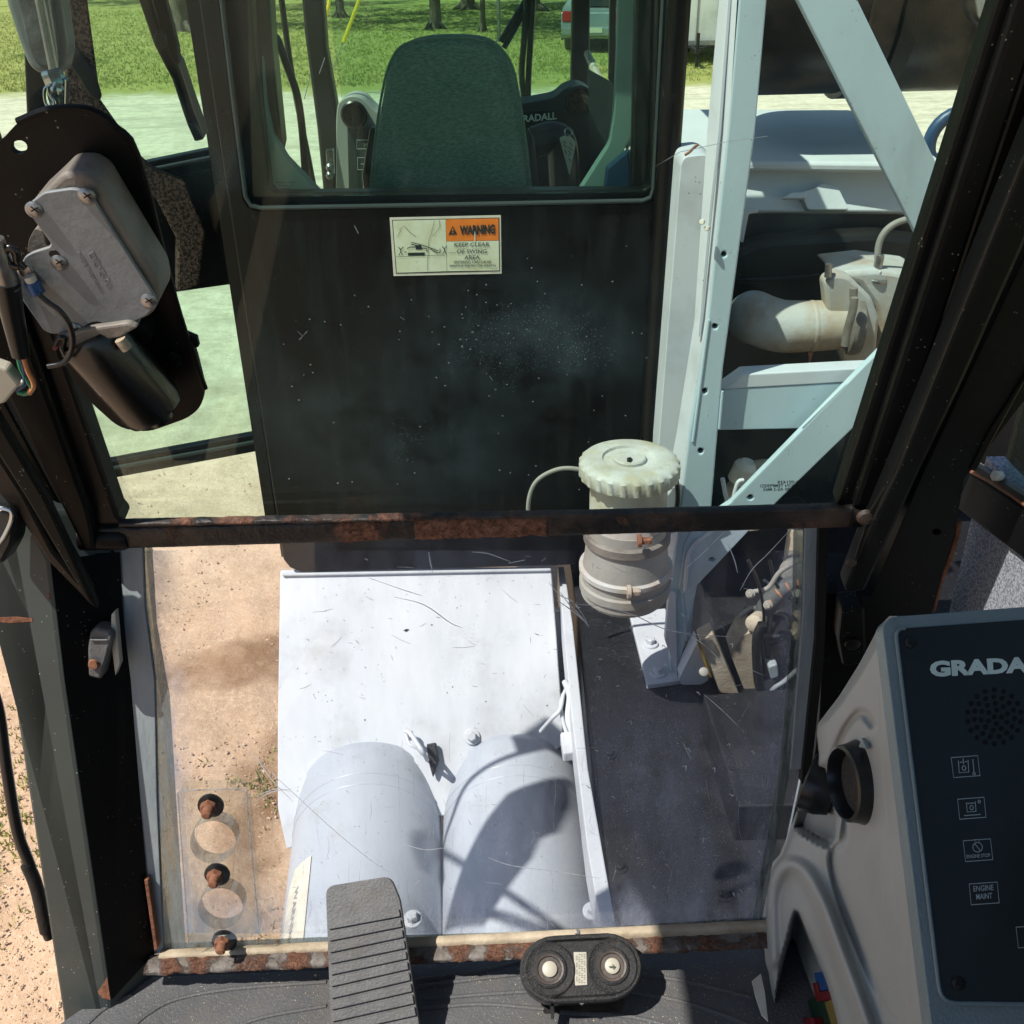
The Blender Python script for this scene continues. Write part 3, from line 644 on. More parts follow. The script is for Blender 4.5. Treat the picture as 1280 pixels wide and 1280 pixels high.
# driver seat
def seat():
    t = thing('driver_seat', 'green grey fabric seat with tall rounded backrest seen from behind', 'seat', hit(563, 330, YP(2.86)))
    rows = [(44.5, 563, 8), (46, 563, 30), (49, 563, 45), (55, 562, 58), (64, 561.5, 68), (78, 561.5, 76), (100, 562, 81), (130, 563, 87), (165, 563, 94), (200, 563, 99), (240, 563, 103), (290, 563, 107), (360, 564, 108)]
    Ys = [2.9, 2.875, 2.86, 2.845, 2.835, 2.828, 2.82, 2.815, 2.81, 2.805, 2.80, 2.80, 2.80]
    bm = bmesh.new(); R = []; n = 40
    for (v, c, h), y in zip(rows, Ys):
        a = hit(c-h, v, YP(2.86)); b = hit(c+h, v, YP(2.86)); cx = (a+b)/2; hw = (b-a).length/2; dp = 2.9-y+.012
        R.append([bm.verts.new(V(cx.x+hw*math.copysign(abs(math.cos(q))**.55, math.cos(q)), 2.9-dp*math.copysign(abs(math.sin(q))**.75, math.sin(q)), cx.z)) for q in [2*math.pi*k/n for k in range(n)]])
    for A, B in zip(R, R[1:]):
        for k in range(n): bm.faces.new((A[k], A[(k+1) % n], B[(k+1) % n], B[k]))
    bm.faces.new(R[0]); bm.faces.new(R[-1])
    o = link('backrest', bm, M['fabric'], t, 'all'); s = o.modifiers.new('sub', 'SUBSURF'); s.levels = 2; s.render_levels = 2
    tube('piping', pxs([(463, 236), (470, 165), (481, 100), (492, 70), (505, 56), (530, 49), (563, 47), (598, 49), (622, 58), (636, 74), (645, 100), (656, 165), (664, 236)], YP(2.842)), .0035, M['fabric'], t, 6, 4)
    bm = bmesh.new(); c = hit(563, 330, YP(3.1)); add_box(bm, c, (.46, .46, .12)); link('cushion', bm, M['fabric'], t, True, bev=.04, seg=3)
    bm = bmesh.new(); add_box(bm, c-V(0, 0, .2), (.3, .3, .26)); link('pedestal', bm, M['inblack'], t, bev=.01)
    slab('seat_shell', [(456, 250), (452, 220), (462, 160), (470, 160), (466, 250)], YP(2.9), .04, M['blackplastic'], t, bev=.008)
    slab('seat_shell', [(660, 160), (668, 175), (676, 250), (664, 250)], YP(2.9), .04, M['blackplastic'], t, bev=.008)
seat()
# wiper of the driving cab
wt = thing('windscreen_wiper', 'thin black two armed wiper standing upright on the driving cab windscreen', 'wiper', hit(655, 125, YP(4.26)))
for P in ([(655, 124), (652, 90), (656, 40), (660, -30)], [(660, 124), (661, 90), (664, 40), (668, -30)]): tube('blade', pxs(P, YP(4.26)), .012, M['blackplastic'], wt, 8, 3)
for P in ([(626, 52), (640, 28), (656, 2), (668, -25)], [(630, 60), (644, 36), (657, 12)]): tube('arm', pxs(P, YP(4.28)), .011, M['blackplastic'], wt, 8, 3)

# warning label (printed sheet on the back panel)
WL = off(BK, .0022)
lab = thing('warning_label', 'orange and cream WARNING keep clear label on the black panel', 'label', hit(557, 343, WL))
slab('sheet', [(487, 272), (626, 269), (627, 342), (492, 345)], WL, .002, M['pale'], lab)
slab('print_field', [(490, 275), (624, 272), (625, 339), (495, 342)], off(WL, .0007), .0008, M['ink'], lab)
slab('drawing_field', [(491, 276), (557, 274.5), (558.5, 339), (496, 341)], off(WL, .0014), .0008, M['labelcream'], lab)
slab('orange_field', [(557.5, 274.4), (623, 273), (623.4, 300.5), (558, 301.5)], off(WL, .0014), .0008, M['orange'], lab)
slab('text_field', [(558, 302), (623.4, 301), (624, 338), (559, 339)], off(WL, .0014), .0008, M['labelcream'], lab)
WT = off(WL, .0022)
text('lettering', 'WARNING', (575, 294), (619, 292.4), (574.6, 282), WT, M['ink'], lab, bold=.05)
slab('warning_triangle', [(560.5, 293.5), (571.5, 293), (566, 282.5)], WT, .0005, M['ink'], lab)
text('lettering', '!', (565.4, 291.8), (566.8, 291.8), (565.4, 285), off(WT, .0006), M['orange'], lab, bold=.03)
for s, a, b, v, h in (('KEEP CLEAR', 568, 612, 308.5, 5.2), ('OF SWING', 571, 608.5, 317, 5.2), ('AREA.', 580.5, 601, 324.5, 5.2), ('ENTERING CAN CAUSE', 568, 614, 329.5, 3.4), ('SERIOUS INJURY OR DEATH', 562, 619.5, 334.5, 3.4)):
    text('lettering', s, (a, v), (b, v-.4), (a, v-h), WT, M['inkgrey'] if h > 4 else M['inkgrey'], lab, bold=.012 if h > 4 else .02)
text('lettering', '9124-4150', (613, 337), (622, 336.8), (613, 335.6), WT, M['inkgrey'], lab)
slab('paint_scratch', [(592.6, 287), (594, 287), (594.4, 302), (593, 302)], off(WT, .0006), .0004, M['pale'], lab)
def man(x, y): return [[(x-3, y-5), (x, y-2), (x+3.2, y-5.4)], [(x, y-3), (x, y+1.5)], [(x-2.4, y+5), (x, y+1), (x+2.6, y+4.6)]]
strokes('pictogram', man(501, 314)+man(555.5, 313)+[[(505, 315), (508, 315)], [(514, 303), (528, 306.5), (541, 311), (548, 313.5)], [(513, 305), (526, 308)], [(509, 311), (512, 309), (520, 309), (533, 311), (534, 315)], [(538, 311), (546, 316), (550, 316), (550, 311)]], WT, 1.0, M['ink'], lab)
slab('pictogram_truck', [(510, 316), (531, 315.6), (531, 319.2), (510, 319.6)], WT, .0005, M['ink'], lab)
slab('pictogram_body', [(519, 307), (526, 306), (528, 312), (520, 312)], WT, .0005, M['ink'], lab)
strokes('crease', [[(543, 276), (539, 292), (536, 300), (535, 320), (534, 338)], [(549, 275), (550, 284), (541, 296)], [(499, 288), (505, 282), (512, 290), (520, 296)], [(495, 321), (530, 319.5), (556, 319)], [(497, 296), (501, 288)], [(570, 316), (560, 316)]], WT, .5, M['inkgrey'], lab)

# open side door of the driving cab
DPl = plane((-.77, 2.9, 0), (.2, -.46, 0))
dr = thing('cab_door', 'open black cab door with two tinted panes swung out to the left', 'door', hit(330, 560, DPl))
def dslab(n, px, mt, d=.0, th=.04, bev=.004): return slab(n, px, off(DPl, d), th, mt, dr, bev=bev)
dslab('middle_rail', [(60, 228), (172, 205), (285, 182), (292, 206), (60, 254)], M['cabblack'])
dslab('rail_trim', [(60, 236), (288, 190), (289, 195), (60, 242)], M['dash'], .012, .014)
dslab('door_panel', [(60, 254), (294, 206), (336, 349), (60, 388)], M['cabblack'], -.005, .03)
dslab('bottom_rail', [(40, 596), (336, 541), (340, 561), (40, 617)], M['cabblack'])
dslab('rail_trim', [(40, 603), (338, 548), (338, 552), (40, 607)], M['dash'], .012, .014)
dslab('outer_stile', [(38, 240), (62, 236), (66, 620), (44, 620)], M['cabblack'])
dslab('outer_stile', [(20, -200), (44, -200), (62, 236), (38, 240)], M['cabblack'])
dslab('lower_pane', [(60, 386), (336, 347), (338, 545), (62, 598)], M['tint2'], -.015, .005, 0)
dslab('upper_pane', [(40, -200), (240, -200), (290, 190), (60, 236)], M['tint'], -.015, .005, 0)
dslab('outer_rail', [(20, -200), (240, -200), (238, -240), (20, -240)], M['cabblack'])
# brown textured strip built to imitate a reflection in the glass
pp = thing('padded_post', 'slanted post covered with coarse brown foam behind the wiper motor plate', 'post', hit(230, 365, off(DPl, .1)))
slab('foam_cover', [(66, -40), (104, -40), (126, 125), (176, 196), (192, 210), (232, 228), (257, 290), (249, 356), (222, 366), (222, 300), (196, 250), (86, 150), (80, 60)], off(DPl, .1), .05, M['foam'], pp, bev=.006)
slab('strap', [(84, 40), (120, 92), (128, 120), (124, 128), (112, 120), (80, 70)], off(DPl, .112), .02, M['blackplastic'], pp, bev=.004)

# ================================================================== TANK BOX, TANKS, DECK
SL = tilt((2.5, -1.63), (2.18, -1.96))
bx = thing('tank_box', 'sunlit white sloping cover plate under the driving cab', 'cover', wp(-.3, 2.4, -2.1))
slab('cover_plate', rpoly([(350, 712), (689, 708), (702, 880), (705, 930), (600, 1020), (480, 1020), (358, 1062), (347, 1010), (347, 900)], [4, 2, 2, 2, 2, 2, 4, 4, 4]), SL, .05, M['white'], bx, bev=.008, smooth=True)
slab('plate_fold', [(352, 716), (689, 710), (689, 713.5), (352, 720)], off(SL, .012), .012, M['white'], bx, bev=.004)
bm = bmesh.new(); add_hexa(bm, [wp(-.66, 2.2, -1.99), wp(.16, 2.2, -1.99), wp(.16, 2.2, -2.5), wp(-.66, 2.2, -2.5)], [wp(-.66, 2.5, -1.75), wp(.16, 2.5, -1.75), wp(.16, 2.5, -2.5), wp(-.66, 2.5, -2.5)]); link('lower_box', bm, M['white'], bx, bev=.006)
rgc = random.Random(5); bm = bmesh.new()
for k in range(20):
    u, v = rgc.uniform(360, 690), rgc.uniform(725, 905); a_ = rgc.uniform(0, 6); r0_ = rgc.uniform(.5, 1.5)*(2 if rgc.random() < .08 else 1)
    P = [hit(u+r0_*rgc.uniform(.6, 1.2)*math.cos(a_+t_), v+r0_*rgc.uniform(.5, 1)*math.sin(a_+t_), off(SL, .0006)) for t_ in (0, 1.2, 2.5, 3.6, 5)]
    bm.faces.new([bm.verts.new(p_) for p_ in P])
link('paint_chips', bm, M['sillgrey'], bx)['kind'] = 'stuff'
bm = bmesh.new()
for k in range(12):
    u, v = rgc.uniform(370, 680), rgc.uniform(725, 900); l_ = rgc.uniform(5, 30); a_ = rgc.gauss(.3, .5)
    P = pxs([(u, v), (u+l_*.5*math.cos(a_), v+l_*.5*math.sin(a_)+1), (u+l_*math.cos(a_), v+l_*math.sin(a_))], off(SL, .0006)); add_ribbon(bm, P, SL[1], .0014, taper=True)
link('scuffs', bm, M['scuff'], bx)['kind'] = 'stuff'
slab('paint_chip', [(504, 788), (508, 786), (512, 787), (508, 790)], off(SL, .001), .001, M['engine'], bx)
def bolt(name, c, ax, r, h, mt, par, washer=True):
    bm = bmesh.new()
    if washer: add_lathe(bm, c, ax, [(r*1.6, 0), (r*1.6, h*.25), (r*1.5, h*.3)], 20)
    add_lathe(bm, Vector(c)+Vector(ax).normalized()*h*.25, ax, [(r, 0), (r, h*.6), (r*.82, h*.75)], 6)
    return link(name, bm, mt, par, False, bev=r*.08)
bolt('bolt', hit(590, 921, off(SL, .0)), SL[1], .014, .03, M['white'], bx)
def tank(a, b, label, seed, R=.205, rings=((.035, .006), (.125, .003), (.165, .003))):
    p0 = hit(a[0], a[1], ZP(-1.95)); p1 = hit(b[0], b[1], ZP(-1.95)); p0.z -= R; p1.z -= R
    d = (p1-p0); d.z = 0; d.normalize()
    t = thing('air_tank', label, 'tank', p0+d*.5-V(0, 0, R), 'white cylindrical tanks below the windscreen')
    prof = [(0.02, -.05), (R*.5, -.035), (R*.85, -.012), (R-.004, .004), (R, .02), (R, .03), (R-.004, .036), (R-.004, 1.15)]
    sh_ = lathe('shell', p0, d, prof, M['tankwhite'], t, 96)
    for s, rr in rings[1:]:
        bm = bmesh.new(); n = 96; x = V(0, 0, 1); y = d.cross(x)
        add_tube(bm, [p0+d*s+(x*math.cos(2*math.pi*k/n)+y*math.sin(2*math.pi*k/n))*(R-.004) for k in range(n+1)], rr*.6, 6, 0, False)
        link('seam', bm, M['tankwhite'], t, True)
    return t, p0, d
t1, p0, d0 = tank((454, 925), (443, 1165), 'left white cylindrical tank with the peeling WARNING label on its side', 1)
t2, q0, d1 = tank((641, 915), (655, 1165), 'right white cylindrical tank, half in shadow, beside the black deck', 2)
# label on tank 1, wrapped to the shell
def wrap_label():
    R = .2025; x = V(0, 0, 1); y = d0.cross(x)
    if y.x > 0: y = -y
    bm = bmesh.new(); rows = []
    for i in range(15):
        s = i/14; rr = []
        for j in range(9):
            e = j/8; th = math.radians(36+e*(18+24*s+4*math.sin(s*9))); rr.append(bm.verts.new(p0+d0*(.36+s*.42)+(x*math.cos(th)+y*math.sin(th))*(R+.0015)))
        rows.append(rr)
    for A, B in zip(rows, rows[1:]):
        for k in range(8): bm.faces.new((A[k], A[k+1], B[k+1], B[k]))
    o = link('label', bm, M['pale'], t1, True); tag(o, 'torn cream WARNING label')
    cu = bpy.data.curves.new('lettering', 'FONT'); cu.body = '\u25B2 WARNING'.replace('\u25B2', ''); cu.body = 'WARNING'; cu.offset = .015
    ob = bpy.data.objects.new('lettering', cu); sc.collection.objects.link(ob); bpy.context.view_layer.update()
    me = bpy.data.meshes.new_from_object(ob.evaluated_get(bpy.context.evaluated_depsgraph_get())); bpy.data.objects.remove(ob)
    mx = max(v.co.x for v in me.vertices)
    for v in me.vertices:
        s = v.co.x/mx; th = math.radians(46+(.72-v.co.y)*6+s*3)
        v.co = p0+d0*(.43+s*.17)+(x*math.cos(th)+y*math.sin(th))*(R+.0026) - root_loc(t1)
    me.materials.append(M['scuff']); o = bpy.data.objects.new('lettering', me); sc.collection.objects.link(o); o.parent = t1
wrap_label()
# clips and fittings between the tanks
fit = thing('tank_clamp', 'white painted wire clamp between the two white tanks', 'clamp', hit(530, 935, ZP(-1.95)))
tube('bail', [hit(u, v, ZP(z)) for u, v, z in ((507, 914, -1.90), (513, 917, -1.88), (522, 930, -1.88), (530, 942, -1.9), (534, 950, -1.97))], .006, M['white'], fit)
tube('bail', [hit(u, v, ZP(z)) for u, v, z in ((507, 917, -1.92), (512, 930, -1.92), (522, 936, -1.93), (528, 944, -1.95))], .004, M['white'], fit)
slab('clip', [(508, 911), (515, 913), (518, 925), (510, 926)], off(SL, .05), .02, M['white'], fit, bev=.003)
slab('latch', [(533, 930), (545, 928), (549, 950), (541, 972), (535, 950)], off(SL, .03), .02, M['engine'], fit, bev=.004)
rod = thing('valve_linkage', 'white painted rod and hose linkage at the right edge of the cover plate', 'linkage', hit(705, 930, ZP(-1.8)))
tube('rod', [hit(u, v, ZP(z)) for u, v, z in ((676, 914, -1.82), (690, 898, -1.76), (700, 887, -1.74), (704, 868, -1.72))], .0055, M['white'], rod)
tube('hose', [hit(u, v, ZP(z)) for u, v, z in ((706, 852, -1.70), (712, 870, -1.71), (710, 900, -1.74), (720, 925, -1.78))], .008, M['white'], rod)
tube('hose', [hit(u, v, ZP(z)) for u, v, z in ((708, 860, -1.72), (701, 880, -1.74), (706, 910, -1.78), (716, 930, -1.8))], .005, M['white'], rod)
slab('valve_bracket', rpoly([(700, 915), (722, 912), (728, 938), (704, 942)], 3), ZP(-1.76), .03, M['white'], rod, bev=.006)
for (u, v, i) in ((740, 1140, 0), (752, 1136, 1), (516, 1150, 2)):
    b = bolt('bolt', hit(u, v, ZP(-1.86)), (0, -.2, 1), .013, .025, M['white'], t2 if i < 2 else t1)
# deck
DK = ZP(-1.70)
dk = thing('machine_deck', 'dusty black steel deck right of the tanks with white edge strip', 'deck', hit(850, 900, DK)-V(0, 0, .1))
slab('deck_plate', [(705, 660), (1260, 640), (1500, 1200), (1300, 1500), (800, 1500), (768, 1150), (722, 760)], DK, .02, M['deck'], dk)
slab('edge_strip', [(697, 708), (705, 708), (716, 780), (735, 960), (770, 1158), (752, 1162), (734, 1060), (715, 900)], off(DK, .012), .1, M['white'], dk, bev=.003)
slab('deck_box', [(879, 868), (1100, 852), (1120, 1004), (923, 1008)], ZP(-1.60), .11, M['deck'], dk, bev=.005)
slab('deck_side', [(800, 1500), (768, 1150), (745, 1000), (722, 760), (705, 660), (712, 660), (728, 760), (750, 1000), (775, 1150), (808, 1500)], off(DK, -.021), .5, M['engine'], dk)
for (u, v) in ((762, 944), (775, 1085), (905, 1120)): bolt('bolt', hit(u, v, off(DK, 0)), (0, 0, 1), .010, .012, M['deck'], dk)
# machine body under the deck and box (hidden mass that keeps the light out)
bm = bmesh.new(); add_hexa(bm, [wp(.2, 1.9, -1.74), wp(2.2, 1.9, -1.74), wp(2.2, 5.0, -1.74), wp(.2, 5.0, -1.74)], [wp(.2, 1.9, -2.5), wp(2.2, 1.9, -2.5), wp(2.2, 5.0, -2.5), wp(.2, 5.0, -2.5)]); link('chassis', bm, M['engine'], dk)

# ================================================================== SUPPORT FRAME
SF = YP(2.1)
sf = thing('support_frame', 'pale blue white welded frame of an upright post and three braces', 'frame', hit(840, 850, SF))
holes = [(905, 318), (894, 408), (881, 489), (876, 564)]
slab('post', [(931, -60), (964, -60), (944, 165), (904, 460), (888, 650), (866, 760), (846, 850), (838, 850), (836, 745), (846, 680), (850, 640), (862, 540), (885, 400), (910, 165), (924, 0)], SF, .03, M['frameblue'], sf, bev=.004, holes=[ell(u, v, 3.6, 3.6, 12) for u, v in holes])
for u, v in holes: slab('bolt_hole', ell(u, v, 3.5, 3.5, 12), off(SF, -.016), .01, M['hole'], sf)
f1 = [(925, -60), (911, 165), (886, 400), (863, 540), (851, 640), (846, 700)]
f2 = [(904, -60), (884, 165), (868, 400), (846, 540), (827, 640), (828, 700)]
bm = bmesh.new(); A = [bm.verts.new(hit(u, v, off(SF, -.002))) for u, v in f1]; B = [bm.verts.new(hit(u, v, YP(2.17))) for u, v in f2]
A2 = [bm.verts.new(a.co+V(.01, .03, 0)) for a in A]; B2 = [bm.verts.new(b.co+V(.01, .03, 0)) for b in B]
for i in range(5):
    bm.faces.new((A[i], A[i+1], B[i+1], B[i])); bm.faces.new((A2[i], B2[i], B2[i+1], A2[i+1])); bm.faces.new((B[i], B[i+1], B2[i+1], B2[i])); bm.faces.new((A[i], A2[i], A2[i+1], A[i+1]))
bm.faces.new((A[0], B[0], B2[0], A2[0])); bm.faces.new((A[5], A2[5], B2[5], B[5]))
link('post_flange', bm, M['white'], sf)
tube('weld_bead', pxs([(916, -60), (899, 165), (888, 262), (874, 420)], YP(2.12)), .0045, M['white'], sf, 6, 0)
slab('upper_brace', [(970, -60), (1044, -60), (1072, 0), (1171, 205), (1240, 348), (1190, 382), (1142, 286), (997, 0)], off(SF, -.032), .025, M['frameblue'], sf, bev=.003)
slab('cross_brace', [(903, 487), (1060, 478), (1110, 476), (1060, 532), (1005, 536), (898, 538)], off(SF, -.04), .05, M['frameblue'], sf, bev=.003)
slab('cross_brace_top', [(903, 487), (930, 468), (1060, 461), (1110, 459), (1110, 476), (1060, 478)], off(SF, -.038), .05, M['white'], sf, bev=.003)
slab('lower_brace', [(1120, 418), (1072, 466), (914, 628), (866, 660), (856, 680), (848, 736), (852, 743), (862, 742), (939, 661), (973, 626), (1045, 556), (1120, 484)], off(SF, .004), .02, M['frameblue'], sf, bev=.003, holes=[ell(938, 622, 4, 3.4, 12), ell(890, 700, 4.2, 3, 12)])
for u, v in ((938, 622), (890, 700)): slab('bolt_hole', ell(u, v, 3.8, 3, 12), off(SF, -.012), .008, M['hole'], sf)
tube('brace_lip', pxs([(908, 655), (884, 668), (862, 690), (856, 738)], off(SF, .008)), .005, M['white'], sf, 8, 4)
slab('gusset', [(852, 740), (869, 738), (862, 805), (858, 800)], off(SF, -.01), .012, M['frameblue'], sf, bev=.002)
slab('gusset', [(836, 738), (845, 742), (847, 848), (831, 800)], off(SF, .01), .02, M['white'], sf, bev=.002)
for P in ([(903, 489), (899, 536)], [(1003, 534), (1058, 480)], [(916, 626), (1070, 470)], [(852, 742), (858, 800)], [(846, 745), (848, 846)], [(886, 400), (866, 552)]):
    tube('weld_bead', pxs(P, off(SF, .001)), .003, M['frameblue'], sf, 6, 0)
BP = ZP(-1.685)
slab('base_plate', [(786, 764), (832, 760), (852, 850), (809, 856)], BP, .015, M['white'], sf, bev=.003)
for (u, v) in ((813, 806), (822, 842)): bolt('bolt', hit(u, v, BP), (0, 0, 1), .013, .022, M['white'], sf)
# fuse nuts on flange
for (u, v) in ((879, 277), (885, 285)): bolt('clip_nut', hit(u, v, YP(2.09)), (-.4, -1, .2), .006, .016, M['pale'], sf, False)
# white housing behind the post
hb = thing('fluid_tank', 'tall narrow white painted tank between the driving cab and the frame post', 'tank', hit(845, 640, YP(2.45)))
slab('tank_body', rpoly([(851, 205), (856, 196), (884, 193), (912, 215), (870, 640), (819, 640), (823, 560)], [10, 8, 8, 6, 1, 1, 1]), YP(2.36), .16, M['white'], hb, bev=.012, smooth=True, seg=3)
tube('twig', pxs([(856, 194), (862, 190), (866, 186), (873, 180)], YP(2.3)), .003, M['rust'], hb)

# ================================================================== AIR CLEANER
ac = thing('air_cleaner', 'dusty grey air cleaner canister with ribbed round cap and clamp bands', 'air cleaner', wp(.235, 2.0, -1.40))
top = hit(787, 577, YP(2.0)); c = V(top.x, 2.0, 0)
zt_ = top.z; bot = hit(782, 738, YP(2.0)).z
ax = (hit(781, 738, YP(2.0))-top).normalized()
def acp(s): return top+ax*s
n = 168; Ltot = zt_-bot
bm = bmesh.new(); prof = [(.04, -.004), (.058, -.004), (.060, -.010), (.088, -.010), (.103, -.005), (.108, .002), (.108, .030), (.105, .035), (.085, .035)]
rings = []
for r, s in prof:
    R = []
    for k in range(n):
        a = 2*math.pi*k/n; rr = r + (.003 if (k % 7 < 3 and r > .105) else 0)
        R.append(bm.verts.new(acp(s)+V(math.cos(a)*rr, math.sin(a)*rr, 0)))
    rings.append(R)
for A, B in zip(rings, rings[1:]):
    for k in range(n): bm.faces.new((A[k], A[(k+1) % n], B[(k+1) % n], B[k]))
bm.faces.new(rings[0]); link('cap', bm, M['cap'], ac, True)
lathe('cap_centre', acp(-.006), -ax, [(.036, -.004), (.036, .004), (.033, .007), (.006, .008)], M['cap'], ac, 32)
slab('cap_star', ell(787, 574, 4, 3, 5), (acp(-.016), V(0, 0, 1)), .002, M['engine'], ac)
lathe('neck', acp(.03), ax, [(.086, 0), (.086, .14), (.092, .15)], M['pipe'], ac, 48)
lathe('clamp_band', acp(.172), ax, [(.094, 0), (.099, .004), (.099, .022), (.094, .026)], M['motorcast'], ac, 48)
lathe('body', acp(.15), ax, [(.088, 0), (.092, .05), (.096, .09), (.102, .13), (.100, .16), (.103, .18), (.103, Ltot-.15), (.09, Ltot-.135), (.03, Ltot-.13)], M['cleaner'], ac, 56)
lathe('clamp_band', acp(.262), ax, [(.103, 0), (.108, .003), (.108, .014), (.1045, .016)], M['pipe'], ac, 56)
lathe('clamp_band', acp(.30), ax, [(.103, 0), (.107, .003), (.107, .022), (.103, .026)], M['cleaner'], ac, 56)
bolt('clamp_screw', hit(784, 740, YP(1.885)), (1, 0, 0), .010, .03, M['pipe'], ac)
bolt('clamp_screw', hit(797, 676, YP(1.89)), (1, 0, 0), .009, .03, M['rust'], ac)
slab('bracket_arm', [(812, 721), (843, 712), (842, 721), (816, 733)], YP(1.97), .02, M['white'], ac, bev=.003)
slab('bracket_arm', [(810, 668), (850, 656), (850, 664), (812, 678)], YP(1.99), .02, M['frameblue'], ac, bev=.003)
hs = thing('breather_hose', 'thin grey breather hose looping left of the air cleaner cap', 'hose', hit(662, 640, YP(2.15)))
tube('hose', pxs([(661, 660), (661, 625), (672, 600), (700, 586), (730, 588), (745, 598)], YP(2.15)), .0052, M['cleaner'], hs)
tube('hose', pxs([(834, 586), (845, 600), (847, 628), (840, 655)], YP(2.1)), .006, M['blackplastic'], hs)

# ================================================================== ENGINE AREA
eh = thing('engine_hood', 'white engine hood shaded by the boom, behind the support frame', 'engine hood', wp(.9, 3.6, -.8))
HT = tilt((3.2, -.607), (4.05, -.585))
slab('hood_top', [(820, 136), (1060, 137), (1098, 142), (1140, 170), (1180, 203), (1150, 204), (815, 200)], HT, .03, M['whiteclean'], eh, bev=.01, smooth=True)
HF = tilt((3.2, -.607), (3.12, -.76))
slab('hood_front', [(812, 201), (1142, 201), (1190, 212), (1200, 272), (1125, 265), (905, 264), (812, 264)], HF, .03, M['whiteclean'], eh, bev=.006, smooth=True)
slab('hood_step', rpoly([(1000, 240), (1016, 236), (1028, 228), (1048, 234), (1062, 262), (1010, 262)], 4), off(HF, .03), .03, M['whiteclean'], eh, bev=.006)
slab('hood_step', [(978, 248), (990, 240), (1008, 240), (1008, 248)], off(HF, .04), .02, M['whiteclean'], eh, bev=.004)
slab('hinge_bracket', rpoly([(925, 302), (930, 262), (946, 260), (948, 266), (936, 268), (929, 304)], 2), YP(3.0), .01, M['white'], eh, bev=.002)
slab('hood_side', [(812, 201), (905, 201), (905, 560), (812, 560)], YP(3.16), .03, M['whiteclean'], eh)
eb = thing('engine_bay', 'dark greasy engine compartment below the white hood', 'engine', wp(.9, 3.2, -1.6))
slab('bulkhead', [(900, 262), (1300, 262), (1300, 760), (840, 760), (860, 560)], YP(3.15), .1, M['engine'], eb)
slab('shroud', rpoly([(905, 320), (960, 300), (1100, 292), (1160, 300), (1160, 420), (905, 420)], 14), YP(3.02), .1, M['engine'], eb, bev=.02)
tube('shroud_rib', pxs([(925, 350), (980, 348), (1050, 340), (1120, 325)], YP(3.0)), .006, M['engine'], eb)
slab('radiator_hose_guard', rpoly([(880, 660), (1010, 630), (1040, 760), (950, 800), (885, 780)], 12), YP(2.9), .08, M['engine'], eb, bev=.02)
# exhaust elbow
ex = thing('exhaust_elbow', 'dusty white exhaust elbow pipe clamped to the square casting', 'pipe', hit(980, 440, YP(2.7)))
PE = YP(2.7)
bm = bmesh.new(); add_tube(bm, [hit(1056, 406, PE), hit(1030, 407, PE), hit(1000, 408, PE), hit(975, 408, PE)+V(0, .004, 0), hit(955, 404, PE)+V(0, .02, 0), hit(946, 403, PE)+V(0, .05, 0), hit(940, 400, YP(2.82)), hit(944, 398, YP(2.92))],
                               lambda s: .066+.006*math.sin(s*3), 36, 5); link('elbow', bm, M['pipe'], ex, 'all')
d = (hit(1056, 406, PE)-hit(1000, 408, PE)).normalized()
lathe('pipe_collar', hit(1010, 408, PE), d, [(.069, 0), (.0715, .004), (.0715, .012), (.069, .016)], M['pipe'], ex, 36)
cs = slab('casting_box', rpoly([(1030, 352), (1044, 342), (1062, 345), (1090, 372), (1100, 400), (1096, 440), (1088, 470), (1060, 470), (1048, 440), (1034, 390)], 6), YP(2.66), .06, M['pipe'], ex, bev=.012, smooth=True)
slab('casting_top', [(1040, 342), (1095, 336), (1160, 345), (1170, 470), (1088, 470), (1099, 420), (1094, 385), (1074, 356)], YP(2.7), .2, M['pipe'], ex, bev=.015, smooth=True)
lathe('v_band_clamp', hit(1064, 404, YP(2.7)), d, [(.07, -.02), (.085, -.016), (.088, 0), (.085, .016), (.07, .02)], M['motorcast'], ex, 36)
tube('clamp_bolt', pxs([(1068, 372), (1066, 388), (1060, 410), (1056, 432)], YP(2.58)), .011, M['motorcast'], ex)
tube('stud', pxs([(1036, 330), (1035, 346)], YP(2.66)), .010, M['steel'], ex, 10, 0)
tube('stud', pxs([(1067, 360), (1067, 374)], YP(2.6)), .011, M['motorcast'], ex, 10, 0)
bolt('pipe_fitting', hit(1096, 350, YP(2.72)), (0, -.1, 1), .018, .03, M['steel'], ex)
bolt('pipe_fitting', hit(1096, 340, YP(2.72)), (0, -.1, 1), .012, .05, M['steel'], ex, False)
tube('sensor_hose', pxs([(1097, 332), (1098, 308), (1106, 290), (1122, 278), (1150, 270)], YP(2.72)), .009, M['cleaner'], ex)
slab('rust_tab', [(1010, 440), (1017, 440), (1012, 456)], YP(2.66), .006, M['rust'], ex)
# grey fitting behind the lower brace
ff = thing('filter_head', 'dusty white hydraulic filter head behind the lower diagonal brace', 'filter', hit(930, 620, YP(2.5)))
PF = YP(2.5); g = hit(936, 618, PF)
bm = bmesh.new(); add_lathe(bm, g, (0, 0, 1), [(.065, -.08), (.065, .02), (.05, .035), (.02, .04)], 20); link('head', bm, M['cream'], ff, True)
bm = bmesh.new(); add_lathe(bm, hit(930, 590, PF), (.3, -.1, 1), [(.035, -.03), (.035, .02), (.02, .035)], 10); link('plug', bm, M['pale'], ff, True)
tube('port', pxs([(935, 590), (950, 584), (968, 584)], PF), .022, M['cream'], ff)
tube('ring_clip', pxs([(903, 598), (908, 622), (914, 630), (922, 604), (930, 600)], YP(2.42)), .006, M['white'], ff)
